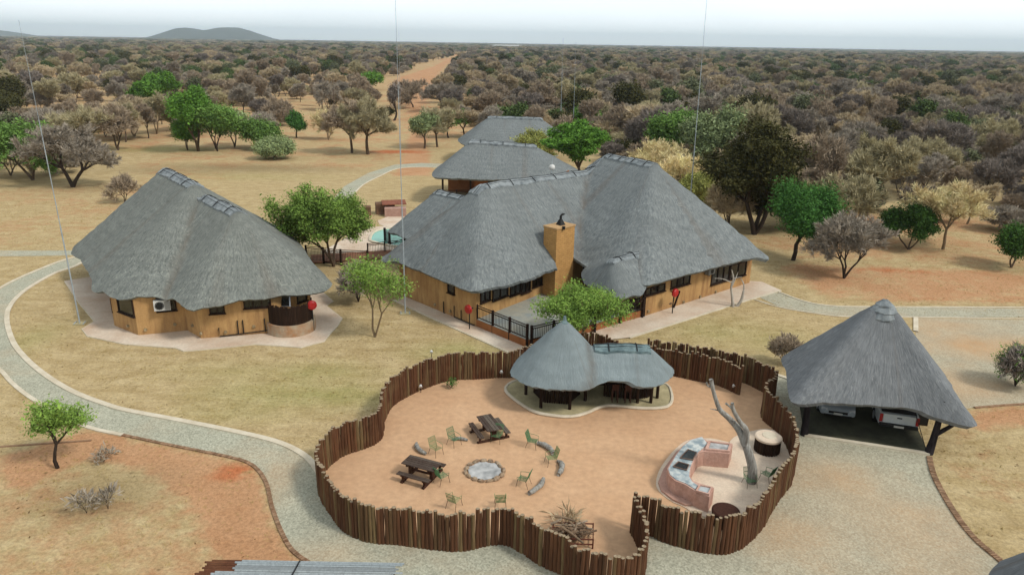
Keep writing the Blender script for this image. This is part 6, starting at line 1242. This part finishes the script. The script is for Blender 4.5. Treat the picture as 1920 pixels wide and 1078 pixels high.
# the rest of the bushveld: one object, instances of the same trees
rest = np.array([i for i in range(nP) if i not in near]); RP = pts[rest]
fd = np.hypot(RP[:, 0], RP[:, 1]); rz_ = np.where(fd > 170, (np.sin(RP[:, 0]/61)*np.cos(RP[:, 1]/83)+np.sin(RP[:, 0]/157+2)*np.sin(RP[:, 1]/211))*.6*np.clip((fd-170)/200, 0, 1), 0)
me = bpy.data.meshes.new('bushveld'); me.vertices.add(len(RP)); me.vertices.foreach_set('co', np.column_stack([RP[:, :2], rz_]).astype(np.float32).ravel()); me.update()
a = me.attributes.new('kind', 'INT', 'POINT'); a.data.foreach_set('value', kind[rest].astype(np.int32)); add_attr(me, 'rz', rot[rest])
a = me.attributes.new('sc', 'FLOAT_VECTOR', 'POINT'); a.data.foreach_set('vector', np.column_stack([scale[rest]*RP[:, 2], scale[rest]*RP[:, 2], scale[rest]*RP[:, 3]]).astype(np.float32).ravel())
bush = obj('bushveld', me); tag(bush, 'endless dry bushveld of grey, tan and green trees reaching the horizon', kind='stuff')
ng = bpy.data.node_groups.new('bush_scatter', 'GeometryNodeTree'); ng.interface.new_socket('Geometry', in_out='INPUT', socket_type='NodeSocketGeometry'); ng.interface.new_socket('Geometry', in_out='OUTPUT', socket_type='NodeSocketGeometry')
gi = ng.nodes.new('NodeGroupInput'); go = ng.nodes.new('NodeGroupOutput'); jn = ng.nodes.new('GeometryNodeJoinGeometry')
def na(n, ty): q = ng.nodes.new('GeometryNodeInputNamedAttribute'); q.data_type = ty; q.inputs['Name'].default_value = n; return q.outputs['Attribute']
kd, rzz, scc = na('kind', 'INT'), na('rz', 'FLOAT'), na('sc', 'FLOAT_VECTOR'); cmb = ng.nodes.new('ShaderNodeCombineXYZ'); ng.links.new(rzz, cmb.inputs['Z'])
done = {}
for o in [q for q in C.objects if q.name.startswith('bush_tree')]:
    for ch in o.children:
        if ch.data.name not in done: done[ch.data.name] = ch
for i, (tm, cm, *_r) in enumerate(PROTO):
    cp_ = ng.nodes.new('FunctionNodeCompare'); cp_.data_type = 'INT'; cp_.operation = 'EQUAL'; ng.links.new(kd, cp_.inputs['A'] if 'A' in cp_.inputs and cp_.inputs['A'].enabled else [s for s in cp_.inputs if s.enabled][0]); [s for s in cp_.inputs if s.enabled][1].default_value = i
    for mm in (tm, cm):
        if mm.name not in done: print('no source for', mm.name); continue
        oi = ng.nodes.new('GeometryNodeObjectInfo'); oi.transform_space = 'ORIGINAL'; oi.inputs['Object'].default_value = done[mm.name]; oi.inputs['As Instance'].default_value = True
        ip = ng.nodes.new('GeometryNodeInstanceOnPoints'); ng.links.new(gi.outputs[0], ip.inputs['Points']); ng.links.new(cp_.outputs[0], ip.inputs['Selection']); ng.links.new(oi.outputs['Geometry'], ip.inputs['Instance']); ng.links.new(cmb.outputs[0], ip.inputs['Rotation']); ng.links.new(scc, ip.inputs['Scale']); ng.links.new(ip.outputs[0], jn.inputs[0])
ng.links.new(jn.outputs[0], go.inputs[0]); md = bush.modifiers.new('scatter', 'NODES'); md.node_group = ng
print('bush points', nP)
# ---- short dry tufts on the near lawn
LAWN_OUT = [ENC, GRAV1, GRAV2, W([(122, 528), (205, 520), (600, 545), (641, 598), (607, 641), (478, 652), (345, 659), (165, 631)]), W([(735, 562), (770, 556), (900, 540), (1404, 528), (1464, 545), (1180, 634), (985, 672), (790, 588)]), W([(1508, 817), (1742, 852), (1725, 790), (1500, 760)])]
NT = 30000; yy = 20+62*rs.uniform(size=NT)**.75; xx = rs.uniform(-.8, .8, NT)*yy; ok = np.ones(NT, bool)
for pl in LAWN_OUT: ok &= ~pip(xx, yy, pl)
ok &= (np.sin(xx*.7)*np.sin(yy*.6+1)+rs.normal(0, .6, NT)) > -.2
xx, yy = xx[ok], yy[ok]; nT = len(xx); nb_ = 7; bx = np.repeat(xx, nb_)+rs.normal(0, .05, nT*nb_); by = np.repeat(yy, nb_)+rs.normal(0, .05, nT*nb_); hh = np.repeat(rs.uniform(.03, .10, nT), nb_)*rs.uniform(.6, 1.2, nT*nb_); a_ = rs.uniform(0, 6.28, nT*nb_); lx, ly = rs.normal(0, .05, nT*nb_), rs.normal(0, .05, nT*nb_)
b0 = np.stack([bx-np.cos(a_)*.008, by-np.sin(a_)*.008, np.zeros_like(bx)], 1); b1 = np.stack([bx+np.cos(a_)*.008, by+np.sin(a_)*.008, np.zeros_like(bx)], 1); b2 = np.stack([bx+lx, by+ly, hh], 1)
gm = leaf_mat('dry_grass', L3(186, 164, 108, .8)); tag(obj('grass', mesh_of('grass', np.stack([b0, b1, b2], 1).reshape(-1, 3), np.arange(nT*nb_*3).reshape(-1, 3), gm)), 'short dry grass tufts scattered over the lawn', kind='stuff')
# ---- twigs and leaf litter lying on the lawn and in the thicket margins
NL = 9000; yy = 22+70*rs.uniform(size=NL)**.8; xx = rs.uniform(-.8, .8, NL)*yy; ok = np.ones(NL, bool)
for pl in LAWN_OUT[:3]: ok &= ~pip(xx, yy, pl)
ok &= rs.uniform(size=NL) < .25+.75*(np.sin(xx*.31+2)*np.sin(yy*.27) > .1); xx, yy = xx[ok], yy[ok]; a_ = rs.uniform(0, 6.28, len(xx)); l_ = rs.uniform(.02, .09, len(xx)); w2 = rs.uniform(.006, .03, len(xx)); zc_ = rs.uniform(.012, .03, len(xx)); z0_ = np.zeros_like(xx)+.066*0
cx_, sx_ = np.cos(a_), np.sin(a_); V4 = np.stack([np.stack([xx-cx_*l_, yy-sx_*l_, zc_], 1), np.stack([xx+sx_*w2, yy-cx_*w2, zc_*.5], 1), np.stack([xx+cx_*l_, yy+sx_*l_, zc_], 1), np.stack([xx-sx_*w2, yy+cx_*w2, zc_*1.4], 1)], 1).reshape(-1, 3)
tag(obj('leaf_litter', mesh_of('leaf_litter', V4, np.arange(len(V4)).reshape(-1, 4), leaf_mat('dead_leaves', L3(120, 92, 62)))), 'scattered dead leaves and twigs on the lawn', kind='stuff')
# ---------------------------------------------------------------- hills, far white strip, haze
HILL = simple('wooded_hill', L3(66, 76, 62), L3(40, 48, 40), .02, .95, .05, (1, 1, 1), .2, 1, 0, .2)
def hill(prof, y0, depth, label):
    q = [at(px, py, y0) for px, py in prof]; n = len(q); vs = []; fs = []; J = 9; r = random.Random(3)
    for j in range(J):
        f = math.sin(PI*j/(J-1)); 
        for i, p in enumerate(q): vs.append((p[0]*(1+(j-J/2)*.01), y0+depth*(j/(J-1)-.5), -3+(p[2]+3)*f*(1+r.uniform(-.02, .02))))
    for j in range(J-1):
        for i in range(n-1): fs.append((j*n+i, j*n+i+1, (j+1)*n+i+1, (j+1)*n+i))
    o = obj('hill', mesh_of('hill', vs, fs, HILL, smooth=True)); tag(o, label, kind='structure')
hill([(262, 80), (283, 74), (300, 66), (320, 58), (335, 53), (345, 52), (360, 54), (378, 57), (392, 56), (405, 53), (425, 52), (445, 53), (462, 57), (480, 64), (500, 71), (520, 76), (545, 79), (575, 82)], 6000, 1200, 'double humped wooded hill on the horizon at the left')
hill([(-300, 70), (-120, 52), (-40, 54), (0, 58), (20, 61), (45, 66), (75, 70), (110, 75)], 6500, 1200, 'low blue hill at the left edge of the horizon')
p0_, p1_ = G(922, 91, 1), G(977, 91, 1); sh_ = thing('distant_shed', 'thin white roofed strip of a building far out on the plain', 'building', (p0_[0], p0_[1], 0)); mb = MB(); c_ = (p0_+p1_)/2; mb.box((c_[0], c_[1], 4.5), (abs(p1_[0]-p0_[0]), 60, 9)); mb.box((c_[0], c_[1], 10), (abs(p1_[0]-p0_[0])+4, 62, 2.2), taper=.8); mb.build('building_shell', WHITE, sh_)
hz = bpy.data.meshes.new('haze'); bm = bmesh.new(); bmesh.ops.create_cube(bm, size=1); bm.to_mesh(hz); bm.free(); ho = obj('haze', hz); ho.scale = (18600, 14600, 202); ho.location = (0, 7000, 99); tag(ho, 'thin pale haze over the whole plain', kind='stuff')
hm = bpy.data.materials.new('haze_air'); hm.use_nodes = True; t_ = hm.node_tree; t_.nodes.remove(t_.nodes['Principled BSDF']); pv = t_.nodes.new('ShaderNodeVolumePrincipled'); pv.inputs['Color'].default_value = (.8, .92, 1, 1); pv.inputs['Density'].default_value = .00013; pv.inputs['Anisotropy'].default_value = .7
t_.links.new(pv.outputs[0], t_.nodes['Material Output'].inputs['Volume']); hz.materials.append(hm)
